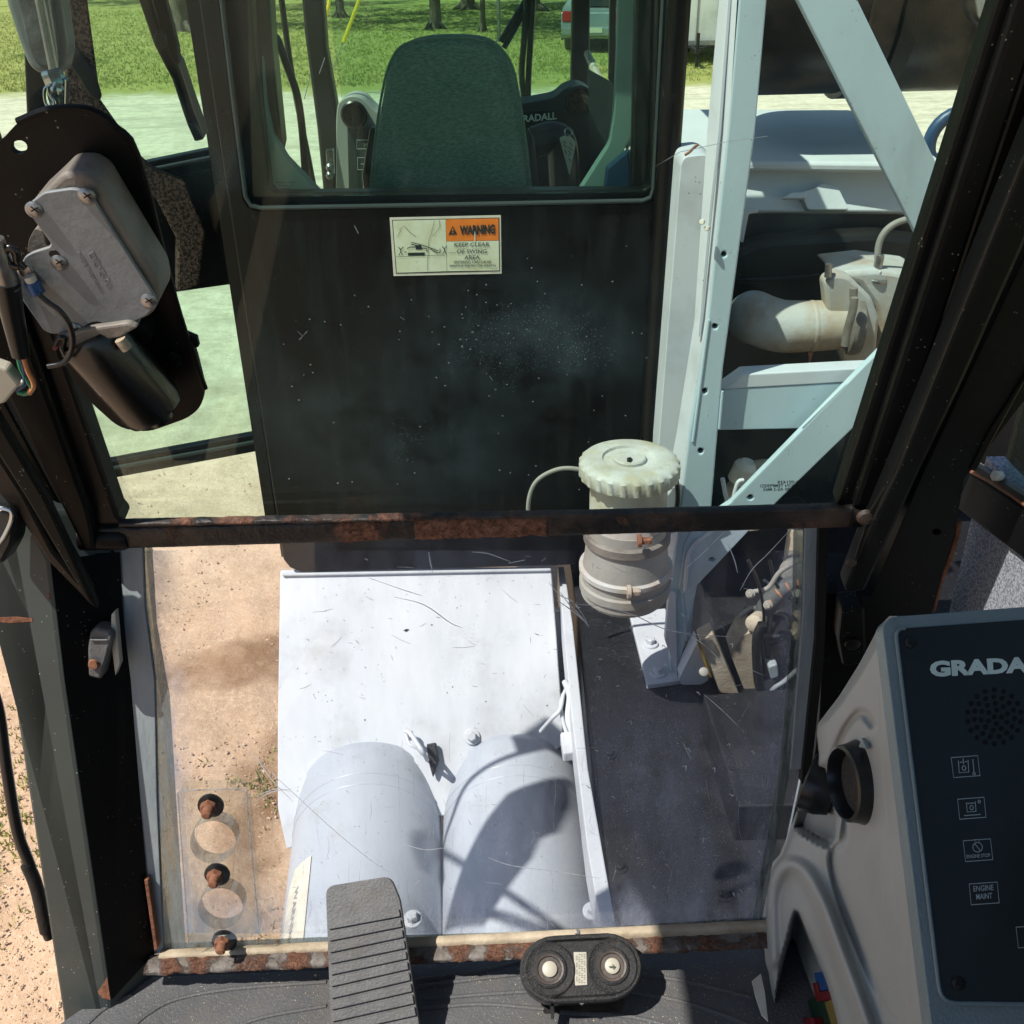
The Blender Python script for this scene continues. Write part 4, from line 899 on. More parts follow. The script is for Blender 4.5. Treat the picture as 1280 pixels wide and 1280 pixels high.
# lower right group
lg = thing('hydraulic_valve_group', 'cream dusty valve castings with black ports behind the clear sheet, right side', 'valve', hit(950, 860, YP(2.2)))
def pl2(n, px, mt, y=2.15, th=.05, bev=.008, r=3): return slab(n, rpoly(px, r), YP(y), th, mt, lg, bev=bev, smooth=True)
pl2('bracket', [(849, 848), (872, 802), (886, 850), (876, 856), (851, 856)], M['white'], 2.05)
pl2('bracket', [(874, 802), (892, 792), (924, 868), (900, 866)], M['cream'], 2.0)
tube('edge_rod', pxs([(873, 802), (888, 846)], YP(1.99)), .004, M['gold'], lg, 8, 0)
lathe('round_nut', hit(879, 840, YP(1.97)), (0, -.7, .7), [(.011, 0), (.011, .008), (.006, .011)], M['cleaner'], lg, 14)
pl2('casting', [(914, 820), (926, 796), (942, 788), (940, 820), (946, 868), (934, 872)], M['cream'], 2.05, .08, .02)
pl2('dark_block', [(940, 786), (960, 792), (972, 866), (950, 870), (942, 830)], M['engine'], 2.1, .1, .012)
pl2('connector_block', [(954, 798), (990, 792), (994, 846), (962, 850)], M['deck'], 2.02, .1, .01)
pl2('connector_window', [(960, 808), (986, 804), (988, 826), (964, 829)], M['hole'], 2.01, .01, .002)
pl2('connector_lug', [(960, 834), (972, 830), (974, 846), (964, 850)], M['seal'], 1.99, .04, .006)
tube('casting_arm', pxs([(1010, 660), (1000, 700), (996, 730)], YP(2.25)), (.05, .035), M['cream'], lg, 14)
lathe('round_port', hit(982, 776, YP(2.1)), (-.3, -.9, .2), [(.05, -.03), (.05, .02), (.034, .026), (.03, .008), (.01, .01)], M['cream'], lg, 28)
lathe('round_port', hit(944, 778, YP(2.05)), (-.5, -.8, .2), [(.02, -.03), (.022, .01), (.012, .016)], M['cream'], lg, 16)
ch = thing('striped_hose', 'grey hydraulic hose with orange tick marks at the right edge of the clear sheet', 'hose', hit(955, 780, YP(2.1)))
HP = pxs([(1004, 728), (985, 734), (968, 746), (956, 762), (950, 780)], YP(2.1)); tube('hose', HP, .024, M['hosegrey'], ch, 16)
SPH = smoothpath(HP, 6)
for i in range(2, 22, 4):
    a = SPH[i]; dd = (SPH[i+1]-SPH[i-1]).normalized(); tube('orange_mark', [a+(CAM-a).normalized()*.0235+dd.cross((CAM-a).normalized())*w_-(CAM-a).normalized()*abs(w_)*.35 for w_ in (-.012, 0, .012)], .0026, M['orangewire'], ch, 6)
tube('cable', pxs([(953, 780), (946, 800), (948, 850), (956, 872)], YP(2.0)), .012, M['blackplastic'], lg)
tube('cable', pxs([(1000, 834), (980, 852), (966, 862), (958, 880)], YP(1.98)), .006, M['seal'], lg)
tube('cable', pxs([(962, 790), (966, 770), (976, 764), (986, 770), (988, 786)], YP(2.0)), .004, M['deck'], lg)
tube('cable', pxs([(955, 725), (975, 740), (1000, 765)], YP(2.15)), .004, M['seal'], lg)

for k, P in enumerate(([(935, 700), (948, 730), (955, 770), (950, 800)], [(1000, 700), (975, 715), (960, 735), (940, 740)], [(1005, 800), (985, 812), (975, 840), (985, 868)], [(962, 700), (970, 730), (990, 750), (1004, 756)], [(925, 770), (940, 760), (955, 764)], [(1006, 870), (985, 880), (975, 900)])):
    tube('cable', pxs(P, YP(2.03+.02*k)), .004+.002*(k % 3), (M['blackplastic'], M['cleaner'], M['engine'])[k % 3], lg)
for (u, v) in ((960, 756), (938, 742), (996, 742)): bolt('fitting_nut', hit(u, v, YP(2.0)), (-.3, -1, .4), .007, .014, M['cleaner'], lg)
lathe('round_port', hit(990, 715, YP(2.12)), (-.4, -.9, .1), [(.03, -.04), (.032, .0), (.024, .01), (.01, .012)], M['cleaner'], lg, 20)
# boom
bo = thing('telescopic_boom', 'grimy black boom tube with clamp band crossing above the engine hood', 'boom', wp(1.2, 3.3, -.45))
c0 = V(.70, 3.42, H-.115); bd = V(1, -.02, .012).normalized()
bm = bmesh.new(); a = c0; add_lathe(bm, a, bd, [(.30, -.0), (.345, .01), (.35, .03), (.35, 1.9)], 64); link('boom_tube', bm, M['boom'], bo, True)
lathe('clamp_band', c0+bd*.30, bd, [(.35, 0), (.366, .003), (.366, .075), (.35, .078)], M['boom'], bo, 64)
lathe('clamp_band', c0+bd*.385, bd, [(.35, 0), (.372, .003), (.372, .05), (.35, .053)], M['engine'], bo, 64)
slab('pivot_pad', rpoly([(1216, -20), (1250, -20), (1250, 30), (1224, 24)], 4), YP(2.84), .05, M['cleaner'], bo, bev=.006)
slab('pivot_plate', rpoly([(1205, -60), (1212, 20), (1228, 36), (1262, 44), (1290, 20), (1290, -60)], 12), YP(2.85), .05, M['boom'], bo, bev=.01)
fr = thing('fuel_tank_hoop', 'blue painted hoop standing on the sand beyond the hood', 'hoop', hit(1190, 200, YP(4.8)))
bm = bmesh.new(); cc = hit(1198, 178, YP(4.8)); add_tube(bm, [cc+V(math.cos(a)*.13, 0, math.sin(a)*.13) for a in [2*math.pi*k/28 for k in range(29)]], .03, 10, 0, False); link('hoop', bm, M['tealblue'], fr, True)
slab('foot', [(1160, 196), (1240, 196), (1240, 236), (1160, 236)], YP(4.8), .1, M['tealblue'], fr)

# ================================================================== OPERATOR CAB
def proj(p):
    d = p-CAM; z = d.dot(F_); return 640+FOC*d.dot(R_)/z, 640-FOC*d.dot(U_)/z
oc = thing('operator_cab', 'worn black steel operator cab framing the view, with rusted crossbar and tinted windscreen', 'machine cab', wp(0, .8, -1.2))
# glass and its bars
slab('windscreen_glass', rpoly([(150, 655), (60, 400), (-60, 60), (-170, -250), (1370, -330), (1255, -20), (1048, 636)], [8, 0, 0, 0, 0, 0, 8]), WS, .005, M['tint'], oc)
gl_l = [(156, 656), (147, 645), (62, 400), (-40, 110), (-160, -250)]
slab('window_bar', gl_l+[(-190, -250), (-72, 110), (22, 385), (112, 640), (116, 658)], off(WS, .016), .03, M['frame'], oc, bev=.004)
slab('window_bar', [(116, 658), (112, 640), (22, 385), (-72, 110), (-190, -250), (-260, -250), (-140, 110), (-40, 400), (104, 690), (120, 690)], off(WS, .03), .05, M['black'], oc, bev=.005)
slab('window_bar', [(1046, 634), (1068, 634), (1268, 10), (1350, -240), (1330, -240), (1248, 0)], off(WS, .012), .025, M['black'], oc, bev=.004)
slab('window_bar', [(1066, 636), (1100, 634), (1180, 400), (1320, -20), (1400, -240), (1350, -240), (1268, 10)], off(WS, .022), .03, M['black'], oc, bev=.005)
slab('window_bar', [(1098, 660), (1128, 640), (1200, 440), (1350, 40), (1420, -200), (1400, -240), (1320, -20), (1178, 404)], off(WS, .0), .03, M['black'], oc, bev=.005)
slab('gas_strut', [(1056, 742), (1082, 740), (1150, 592), (1205, 478), (1330, 200), (1420, 0), (1400, -40), (1296, 160), (1168, 470), (1118, 590), (1088, 660)], off(WS, .045), .03, M['pillar'], oc, bev=.005)
tube('strut_edge', pxs([(1092, 650), (1122, 590), (1172, 466), (1300, 150)], off(WS, .048)), .0018, M['frame'], oc, 6, 0)
slab('corner_pillar', [(1088, 746), (1112, 690), (1150, 600), (1203, 486), (1334, 206), (1430, 0), (1500, 100), (1340, 380), (1282, 500), (1205, 600), (1195, 660), (1165, 768), (1140, 960), (1010, 1010), (1024, 900), (1032, 740), (1050, 745)], off(WS, .005), .07, M['pillar'], oc, bev=.006,
     holes=[ell(1171, 665, 5.5, 3.6, 12, .3)])
slab('pillar_hole', ell(1171, 665, 5.8, 3.8, 12, .3), off(WS, -.02), .01, M['hole'], oc)
slab('pillar_fold', [(1290, 455), (1286, 470), (1220, 590), (1212, 588), (1236, 540)], off(WS, .008), .01, M['black'], oc, bev=.002)
slab('hinge_block', [(1052, 762), (1082, 760), (1084, 830), (1054, 834), (1048, 800)], off(WS, .03), .03, M['pillar'], oc, bev=.004)
lathe('hinge_bolt', hit(1065, 803, off(WS, .03)), WS[1], [(.009, 0), (.009, .004), (.005, .006)], M['frame'], oc, 14)
slab('hinge_ear', [(1088, 640), (1112, 600), (1122, 580), (1118, 610), (1098, 650), (1070, 720), (1062, 720)], off(WS, .04), .004, M['frame'], oc, bev=.001)
lathe('hinge_bolt', hit(1081, 645, off(WS, .035)), WS[1], [(.009, 0), (.008, .005), (.005, .006)], M['rusty'], oc, 12)
lathe('hinge_bolt', hit(1064, 702, off(WS, .045)), WS[1], [(.006, 0), (.005, .003)], M['rusty'], oc, 12)
# crossbar with rust
def bar(name, top, bot, pl, mt, rfn, nseg=260, disp=.0022, dep=.016):
    bm = bmesh.new(); rings = []; nr = 18; info = []
    for i in range(nseg+1):
        s = i/nseg; a = hit(top[0][0]+(top[1][0]-top[0][0])*s, top[0][1]+(top[1][1]-top[0][1])*s, pl); b = hit(bot[0][0]+(bot[1][0]-bot[0][0])*s, bot[0][1]+(bot[1][1]-bot[0][1])*s, pl)
        c = (a+b)/2; y = (a-b)/2; R = []
        for k in range(nr):
            q = 2*math.pi*k/nr; cy = math.copysign(abs(math.cos(q))**.6, math.cos(q)); cz = math.copysign(abs(math.sin(q))**.6, math.sin(q))
            p = c+y*cy+pl[1]*dep*.5*cz; ru = rfn(proj(p)[0])
            nn = (mn.noise(p*70)+.7*mn.noise(p*190))*max(0, ru+.15)*disp*.7
            R.append(bm.verts.new(p+(y.normalized()*cy+pl[1]*cz)*nn))
        rings.append(R)
    for A, B in zip(rings, rings[1:]):
        for k in range(nr): bm.faces.new((A[k], A[(k+1) % nr], B[(k+1) % nr], B[k]))
    bm.faces.new(rings[0]); bm.faces.new(rings[-1])
    o = link(name, bm, mt, oc, True); rust_attr(o, lambda p: rfn(proj(p)[0])*.5); return o
def seg(u, a, b, f=40): return max(0, min(1, (u-a)/f, (b-u)/f))
def rb(u): return max(.55*seg(u, 188, 245), .9*seg(u, 400, 500), 1.0*seg(u, 515, 690, 10), .35*seg(u, 690, 760), .3*seg(u, 960, 1060), .08)*1.0-.1
bar('crossbar', ((108, 657), (1084, 630)), ((104, 684), (1086, 655)), off(WS, .012), M['rusty'], rb)
bar('crossbar_lip', ((150, 651), (1048, 633)), ((150, 656), (1048, 638)), off(WS, .018), M['rusty'], lambda u: .35*seg(u, 190, 700), dep=.01)
lathe('pivot_sleeve', hit(102, 671, off(WS, .012)), R_, [(.0145, 0), (.0145, .045), (.012, .05)], M['frame'], oc, 24)
lathe('pivot_sleeve', hit(1062, 643, off(WS, .014)), R_, [(.0135, 0), (.0135, .02), (.011, .022)], M['frame'], oc, 24)
# left corner struts
slab('left_strut', [(-60, 430), (0, 528), (60, 630), (122, 764), (108, 752), (30, 620), (-60, 480)], off(WS, .075), .012, M['pillar'], oc, bev=.003)
slab('left_strut', [(-60, 478), (30, 620), (66, 690), (104, 735), (118, 762), (60, 702), (20, 640), (-60, 560)], off(WS, .055), .02, M['frame'], oc, bev=.003)
slab('left_infill', [(-60, 380), (104, 684), (152, 684), (152, 850), (100, 860), (60, 700), (-60, 500)], off(WS, -.005), .02, M['black'], oc, bev=.002)
slab('hinge_leaf', [(60, 638), (90, 690), (116, 735), (122, 758), (108, 742), (80, 690)], off(WS, .045), .01, M['black'], oc, bev=.003)
# left upright post
FP = off(LP, .05)
pf = pxs([(-60, 560), (30, 640), (62, 700), (80, 850), (138, 1250), (142, 1330), (80, 1330), (78, 1270), (13, 850), (-60, 300)], FP)
add = pxs([(-60, 560), (118, 640), (146, 700), (156, 850), (190, 1190), (196, 1330), (140, 1330), (120, 1270), (60, 850), (-60, 300)], off(LP, .005))
hexa('corner_post', pf, add, M['greygreen'], oc, bev=.004)
hexa('post_inner_face', pxs([(62, 696), (80, 850), (139, 1250), (142, 1262)], off(LP, .046)), pxs([(150, 690), (158, 850), (193, 1192), (194, 1208)], off(LP, .002)), M['black'], oc)
bm = bmesh.new(); A = pxs([(63, 700), (81, 850), (139.5, 1250)], off(LP, .0505)); B = pxs([(150, 690), (158, 850), (193, 1192)], off(LP, .006))
f = [bm.verts.new(p) for p in A]; g = [bm.verts.new(p) for p in B]
for i in range(2): bm.faces.new((f[i], f[i+1], g[i+1], g[i]))
link('post_inner_skin', bm, M['black'], oc)
slab('rust_streak', [(-4, 772), (20, 771), (40, 773), (41, 777), (10, 779), (-4, 777)], off(FP, .0006), .001, M['rust'], oc)
slab('rust_chip', [(122, 1240), (134, 1222), (138, 1250), (128, 1248)], off(FP, .0008), .001, M['rust'], oc)
slab('rust_chip', [(59, 742), (62, 743), (62, 750), (59, 748)], off(FP, .0006), .001, M['rust'], oc)
slab('latch_lever', rpoly([(112, 790), (120, 785), (137, 789), (141, 797), (126, 850), (110, 846), (109, 812)], 4), off(LP, .04), .022, M['ivory'] if False else M['rubber'], oc, bev=.003, smooth=True)
tube('latch_ribs', pxs([(113, 800), (134, 800)], off(LP, .042)), .0012, M['rubber'], oc, 6, 0)
lathe('latch_screw', hit(117, 830, off(LP, .042)), LP[1], [(.006, 0), (.005, .003)], M['rust'], oc, 12)
slab('striker', [(139, 768), (144, 764), (150, 830), (144, 845), (138, 800)], off(LP, .03), .01, M['ivory'], oc, bev=.001)
# left edge hand rail and knob
tube('outer_cable', pxs([(-30, 820), (-4, 880), (8, 960), (22, 1040), (40, 1090), (58, 1160), (62, 1172)], off(LP, .03)), .0065, M['blackplastic'], oc, 12)
tube('cable_tape', pxs([(34, 1080), (46, 1110), (58, 1164)], off(LP, .031)), .0078, M['engine'], oc, 10)
kn = slab('knob', rpoly([(-30, 640), (8, 636), (20, 645), (16, 680), (2, 706), (-30, 700)], 6), off(FP, .05), .03, M['blackplastic'], oc, bev=.008, smooth=True, seg=3)
tube('knob_rim', pxs([(-5, 634), (12, 638), (14, 650), (4, 672), (-6, 684)], off(FP, .053)), .002, M['chrome'], oc, 8)
# lower clear sheet
lower = slab('lower_pane', [(140, 684), (1030, 658), (1024, 800), (1004, 960), (960, 1168), (188, 1196), (165, 900)], LP, .006, M['plexi'], oc)
slab('seal_strip', [(142, 684), (178, 683), (181, 760), (193, 850), (196, 1000), (204, 1190), (190, 1194), (163, 850)], off(LP, .0035), .008, M['seal'], oc, bev=.001)
slab('seal_film', [(178, 683), (190, 683), (196, 780), (212, 870), (220, 1000), (232, 1188), (204, 1190), (196, 1000), (193, 850), (181, 760)], off(LP, .0012), .001, M['film'], oc)
slab('seal_strip', [(1006, 660), (1030, 659), (1024, 800), (1010, 920), (1004, 962), (988, 962), (996, 860), (1004, 760)], off(LP, .0035), .008, M['seal'], oc, bev=.001)
slab('seal_film', [(992, 661), (1006, 660), (1004, 760), (996, 860), (988, 962), (950, 1162), (938, 1162), (974, 960), (990, 780)], off(LP, .0012), .001, M['film'], oc)
slab('seal_film', [(204, 1180), (400, 1172), (640, 1166), (960, 1146), (956, 1164), (640, 1186), (204, 1196)], off(LP, .0012), .001, M['film'], oc)
slab('side_gap', [(1024, 660), (1036, 660), (1030, 820), (1012, 980), (1002, 980), (1020, 800)], off(LP, .012), .014, M['hole'], oc)
bm = bmesh.new(); rg = random.Random(11)
def cl(pts, wpx, m='scratch'):
    P = pxs([(u, v) for u, v in pts], off(LP, .0008)); P = smoothpath(P, 4) if len(P) > 2 else P
    d = (P[0]-CAM).dot(F_); add_ribbon(SB[m], P, LP[1], wpx*d/FOC, taper=True)
SB = {'scratch': bm, 'scratchdim': bmesh.new()}
for L_ in ([(686, 728), (700, 744), (716, 752), (728, 768), (736, 784)], [(700, 740), (712, 756), (722, 766), (735, 782)], [(696, 750), (716, 764), (730, 776)], [(536, 690), (538, 704), (541, 716)]):
    cl(L_, 1.7)
for L_ in ([(718, 755), (750, 758), (790, 768), (830, 786), (870, 793), (915, 796)], [(590, 690), (610, 692), (638, 702)], [(636, 704), (656, 700)], [(492, 746), (530, 756), (562, 778), (578, 785)], [(460, 722), (500, 736), (528, 745)],
           [(318, 945), (340, 975), (366, 1002)], [(300, 930), (360, 985), (420, 1040), (470, 1080), (492, 1092)], [(318, 1002), (340, 990), (366, 986)], [(318, 996), (345, 986), (364, 990)], [(905, 665), (880, 690), (858, 710)],
           [(988, 662), (960, 692), (940, 712), (925, 738)], [(910, 680), (918, 700), (922, 716)], [(610, 1072), (640, 1082), (700, 1090), (750, 1098)], [(505, 1055), (530, 1062), (556, 1060)], [(880, 868), (905, 890), (930, 915)], [(858, 792), (880, 806), (905, 830)]):
    cl(L_, 1.2)
for k in range(150):
    u = rg.uniform(360, 990); v = rg.uniform(690, 1150); a = rg.gauss(.5, .5) if rg.random() < .6 else rg.uniform(0, 3.14); l = rg.uniform(2, 9) if rg.random() < .8 else rg.uniform(10, 32)
    if u < 215: continue
    cl([(u, v), (u+l*math.cos(a)*.5, v+l*math.sin(a)*.5+rg.uniform(-1, 1)), (u+l*math.cos(a), v+l*math.sin(a))], rg.uniform(.5, 1.1), 'scratch' if rg.random() < .35 else 'scratchdim')
for k in range(26):
    u = rg.uniform(740, 980); v = rg.uniform(700, 1120); 
    cl([(u, v), (u+rg.uniform(1, 5), v+rg.uniform(-3, 3)), (u+rg.uniform(2, 6), v+rg.uniform(0, 6))], rg.uniform(1, 1.8))
for k in range(60):
    u = rg.uniform(240, 960); v = rg.uniform(900, 1150); l = rg.uniform(15, 70)
    cl([(u, v), (u+rg.uniform(-3, 3), v+l*.5), (u+rg.uniform(-4, 4), v+l)], rg.uniform(.4, .8), 'scratchdim')
for k_, b_ in SB.items():
    o = link('scratches', b_, M[k_], oc); o['kind'] = 'stuff'
# scratches on upper glass
bm = bmesh.new()
for L_ in ([(819, 208), (850, 190), (905, 178), (960, 170)], [(372, 414), (378, 420)], [(443, 282), (448, 292)], [(500, 396), (506, 400)], [(374, 425), (384, 414)], [(252, 700), (252, 701)], [(399, 92), (406, 72)], [(612, 470), (616, 476)]):
    P = pxs(L_, off(WS, .0008)); add_ribbon(bm, P, WS[1], .8*(P[0]-CAM).dot(F_)/FOC, taper=True)
for k in range(90):
    u = rg.uniform(350, 820); v = rg.uniform(300, 620)
    if rg.random() < .5: u, v = rg.gauss(620, 60), rg.gauss(430, 50)
    P = pxs([(u, v), (u+rg.uniform(.8, 2.2), v+rg.uniform(-1, 1))], off(WS, .0008)); add_ribbon(bm, P, WS[1], .9*(P[0]-CAM).dot(F_)/FOC)
o = link('glass_specks', bm, M['scratch'], oc); o['kind'] = 'stuff'
def film_mat(name, col, sc, dsc, stretch, k=1.0, drop=.6):
    mt, t, N, L = nodes(name); N.remove(N['Principled BSDF']); out = N['Material Output']; vec = vecsrc(N, L, stretch)
    at = N.new('ShaderNodeAttribute'); at.attribute_name = 'film'; A = at.outputs['Fac']
    a = mathn(N, L, 'MULTIPLY', A, mathn(N, L, 'MULTIPLY', ramp(N, L, noise_n(N, L, vec, sc, 8, .7), .35, .72), k))
    vo = N.new('ShaderNodeTexVoronoi'); vo.inputs['Scale'].default_value = dsc; L.new(vecsrc(N, L), vo.inputs['Vector'])
    g = mathn(N, L, 'MULTIPLY', ramp(N, L, vo.outputs['Distance'], .12, .22, True), ramp(N, L, mathn(N, L, 'ADD', noise_n(N, L, vecsrc(N, L), 26, 6, .75), mathn(N, L, 'MULTIPLY', A, .9)), .72, .95))
    a = mathn(N, L, 'ADD', a, mathn(N, L, 'MULTIPLY', g, drop), True)
    tr = N.new('ShaderNodeBsdfTransparent'); d1_ = N.new('ShaderNodeBsdfDiffuse'); d2_ = N.new('ShaderNodeBsdfTranslucent')
    d1_.inputs[0].default_value = col; d2_.inputs[0].default_value = col
    m0 = N.new('ShaderNodeMixShader'); m0.inputs[0].default_value = .5; L.new(d1_.outputs[0], m0.inputs[1]); L.new(d2_.outputs[0], m0.inputs[2])
    m1 = N.new('ShaderNodeMixShader'); L.new(a, m1.inputs[0]); L.new(tr.outputs[0], m1.inputs[1]); L.new(m0.outputs[0], m1.inputs[2]); L.new(m1.outputs[0], out.inputs[0]); return mt
def gs_(u, v, cu, cv, su, sv): return math.exp(-((u-cu)/su)**2-((v-cv)/sv)**2)
M['filmup'] = film_mat('dust_and_droplets', C(150, 180, 182), 16, 420, (1, 1, 1), .62, .45)
M['filmlow'] = film_mat('dust_film', C(196, 204, 228), 9, 330, (2.6, 1, .9), .95, .3)
def clipW(v): return (150-(650-v)*.345, 1046+(634-v)*.315)
def filmW():
    bm = bmesh.new(); lay = bm.verts.layers.float.new('film'); G = []
    for j in range(53):
        v = 10+j*12-4; a, b = clipW(v); R = []
        for i in range(81):
            u = a+(b-a)*i/80; p = bm.verts.new(hit(u, v, off(WS, .0012)))
            p[lay] = .6*gs_(u, v, 650, 420, 120, 80)+.35*gs_(u, v, 540, 560, 90, 60)+.3*gs_(u, v, 430, 520, 110, 60)+.3*gs_(u, v, 735, 445, 50, 25)+.3*gs_(u, v, 1000, 250, 60, 30)+.35*gs_(u, v, 290, 215, 24, 30)+.35*gs_(u, v, 240, 160, 20, 60)+.03; R.append(p)
        G.append(R)
    for A, B in zip(G, G[1:]):
        for i in range(80): bm.faces.new((A[i], A[i+1], B[i+1], B[i]))
    link('dust_film', bm, M['filmup'], oc)
filmW()
def filmL():
    bm = bmesh.new(); lay = bm.verts.layers.float.new('film'); G = []
    for j in range(43):
        v = 688+j*11.4; a, b = 182+(v-688)*.1, 1000-(v-688)*.09; R = []
        for i in range(71):
            u = a+(b-a)*i/70; p = bm.verts.new(hit(u, v, off(LP, .0011)))
            p[lay] = .75*sst_((v-1090)/75)+.45*gs_(u, v, 800, 960, 110, 70)+.35*gs_(u, v, 880, 1050, 90, 110)+.35*gs_(u, v, 620, 1060, 90, 60)+.25*gs_(u, v, 540, 700, 160, 26)+.9*(1-sst_((u-a)/48))+.8*(1-sst_((b-u)/36))+.08; R.append(p)
        G.append(R)
    for A, B in zip(G, G[1:]):
        for i in range(70): bm.faces.new((A[i], A[i+1], B[i+1], B[i]))
    link('dust_film', bm, M['filmlow'], oc)
def sst_(x): x = max(0, min(1, x)); return x*x*(3-2*x)
filmL()
# mirrored stamp on the windscreen
for s, a, b, v in (('DI-001439', 1002, 972, 606), ('MERION TEMPERED', 1004, 950, 610.5), ('DOT 280 AS-2 M65', 1006, 954, 615)):
    text('glass_stamp', s, (a, v-2), (b, v-1), (a, v-6), WS, M['ink'], oc, bold=.02)
# block with bolts
bk = [(222, 992), (226, 988), (300, 986), (308, 990), (324, 1170), (236, 1181)]
BLK = off(LP, .022)
h1 = ell(266, 1053, 29, 27, 28); h2 = ell(275.5, 1136, 28.5, 26, 28)
slab('clamp_block', rpoly(bk, 6), BLK, .02, M['plexiblock'], oc, holes=[h1, h2])
def wall(name, loop, mt, d0, d1):
    bm = bmesh.new(); A = [bm.verts.new(hit(u, v, off(LP, .022))-LP[1]*d0) for u, v in loop]; B = [bm.verts.new(hit(u, v, off(LP, .022))-LP[1]*d1) for u, v in loop]
    for i in range(len(A)): bm.faces.new((A[i], A[(i+1) % len(A)], B[(i+1) % len(A)], B[i]))
    return link(name, bm, mt, oc, True)
wall('hole_rim', [(266+(u-266)*.99, 1053+(v-1053)*.99) for u, v in h1], M['plexiedge'], .0, .0195); wall('hole_rim', [(275.5+(u-275.5)*.99, 1136+(v-1136)*.99) for u, v in h2], M['plexiedge'], .0, .0195)
for L_ in ([(222, 992), (236, 1181)], [(222, 992), (226, 988), (300, 986), (308, 990)], [(308, 990), (324, 1170)]):
    tube('block_edge', pxs(L_, BLK), .0007, M['scratchdim'], oc, 6, 0)
for (u, v) in ((261, 1011), (269, 1097), (278, 1180)):
    lathe('bolt_washer', hit(u+3, v-5, off(LP, .008)), LP[1], [(.0155, 0), (.0155, .003), (.013, .004)], M['blackplastic'], oc, 24)
    nut = bmesh.new(); add_lathe(nut, hit(u, v-3, off(LP, .023)), LP[1], [(.0095, 0), (.0095, .007), (.008, .008)], 6); nut = link('bolt_nut', nut, M['rust'], oc)
    b = bmesh.new(); add_lathe(b, hit(u, v, off(LP, .03)), LP[1]+V(0, -.15, -.1), [(.0062, 0), (.0066, .002), (.0058, .004), (.0066, .006), (.0058, .008), (.0062, .011), (.004, .013)], 12); link('bolt_stud', b, M['rust'], oc, True)
# bottom sill
o = bar('bottom_sill', ((184, 1202), (960, 1169)), ((184, 1211), (960, 1177)), off(LP, .02), M['sillgrey'], lambda u: .42+.34*math.sin(u*.11+2*math.sin(u*.03))*math.sin(u*.017+1), 300, .004, .03)
o = bar('caulk_bead', ((200, 1190), (960, 1152)), ((200, 1201), (960, 1168)), off(LP, .008), M['caulk'], lambda u: .0, 200, .0, .014)
slab('floor_plate', [(112, 1234), (180, 1212), (400, 1206), (640, 1192), (980, 1172), (1400, 1160), (1400, 1700), (40, 1700)], off(FL, -.004), .03, M['rusty'], oc)
slab('side_sill', [(160, 1105), (181, 1100), (198, 1188), (190, 1192)], off(LP, .01), .01, M['rust'], oc, bev=.002) if False else slab('side_sill', [(180, 1100), (185, 1100), (197, 1186), (193, 1190)], off(LP, .014), .01, M['rust'], oc, bev=.001)
# body of the cab outside the view: roof, back, right side
for n, a, b in (('undercarriage', (-.55, -2.4, -2.86), (1.2, .80, -1.22)), ('roof', (-.60, -1.0, .42), (.66, .44, .47)), ('roof', (-.60, .44, .42), (-.16, .84, .47)), ('roof', (.16, .44, .42), (.66, .84, .47)), ('rear_wall', (-.60, -1.05, -1.2), (.66, -1.0, -.30)), ('roof', (-.16, .80, .42), (.16, .84, .47)), ('right_wall', (.555, -1.0, -1.2), (.60, 1.0, -.58)), ('left_sill', (-.66, -1.0, -1.2), (-.60, .3, -1.12))):
    bm = bmesh.new(); add_box(bm, wp((a[0]+b[0])/2, (a[1]+b[1])/2, (a[2]+b[2])/2), (b[0]-a[0], b[1]-a[1], b[2]-a[2])); link(n, bm, M['black'], oc)
# right side: carpet, bracket, glass
XR = XP(.525)
bm = bmesh.new(); add_box(bm, wp(.54, .06, -.84), (.02, 1.92, .64)); link('side_liner', bm, M['carpet'], oc)
pa_, pb_ = hit(1207, 615, XR), hit(1330, 702, XR); dr_ = (pb_-pa_).normalized()
bm = bmesh.new(); up_ = V(0, 0, .027); fb_ = [pa_-up_-dr_*.02, pa_+up_-dr_*.0, pa_+up_+dr_*1.7, pa_-up_+dr_*1.7]
add_hexa(bm, fb_, [p+V(.03, 0, 0) for p in fb_]); link('side_sill_bar', bm, M['pillar'], oc, bev=.004)
tube('rust_edge', [pa_-up_-dr_*.02+V(-.002, 0, 0), pa_+up_+V(-.002, 0, .001), pa_+up_+dr_*.25+V(-.002, 0, .001)], .0022, M['rust'], oc, 8, 3)
tube('rust_edge', pxs([(1166, 762), (1174, 730), (1186, 700), (1196, 668), (1198, 650)], off(WS, -.01)), .0035, M['rust'], oc, 8)
bm = bmesh.new(); add_box(bm, (pa_.x+.012, (pa_.y-1.0)/2+.0, pa_.z+up_.z+.45), (.005, pa_.y+.9, .9)); link('side_window', bm, M['tint'], oc)
tube('window_seal', [pa_+up_+V(.004, 0, .006), pa_+up_+dr_*1.5+V(.004, 0, .006)], .007, M['blackplastic'], oc, 8, 0)
bolt('liner_bolt', hit(1254, 596, XP(.53)), (-1, -.3, .3), .006, .014, M['pale'], oc, False)
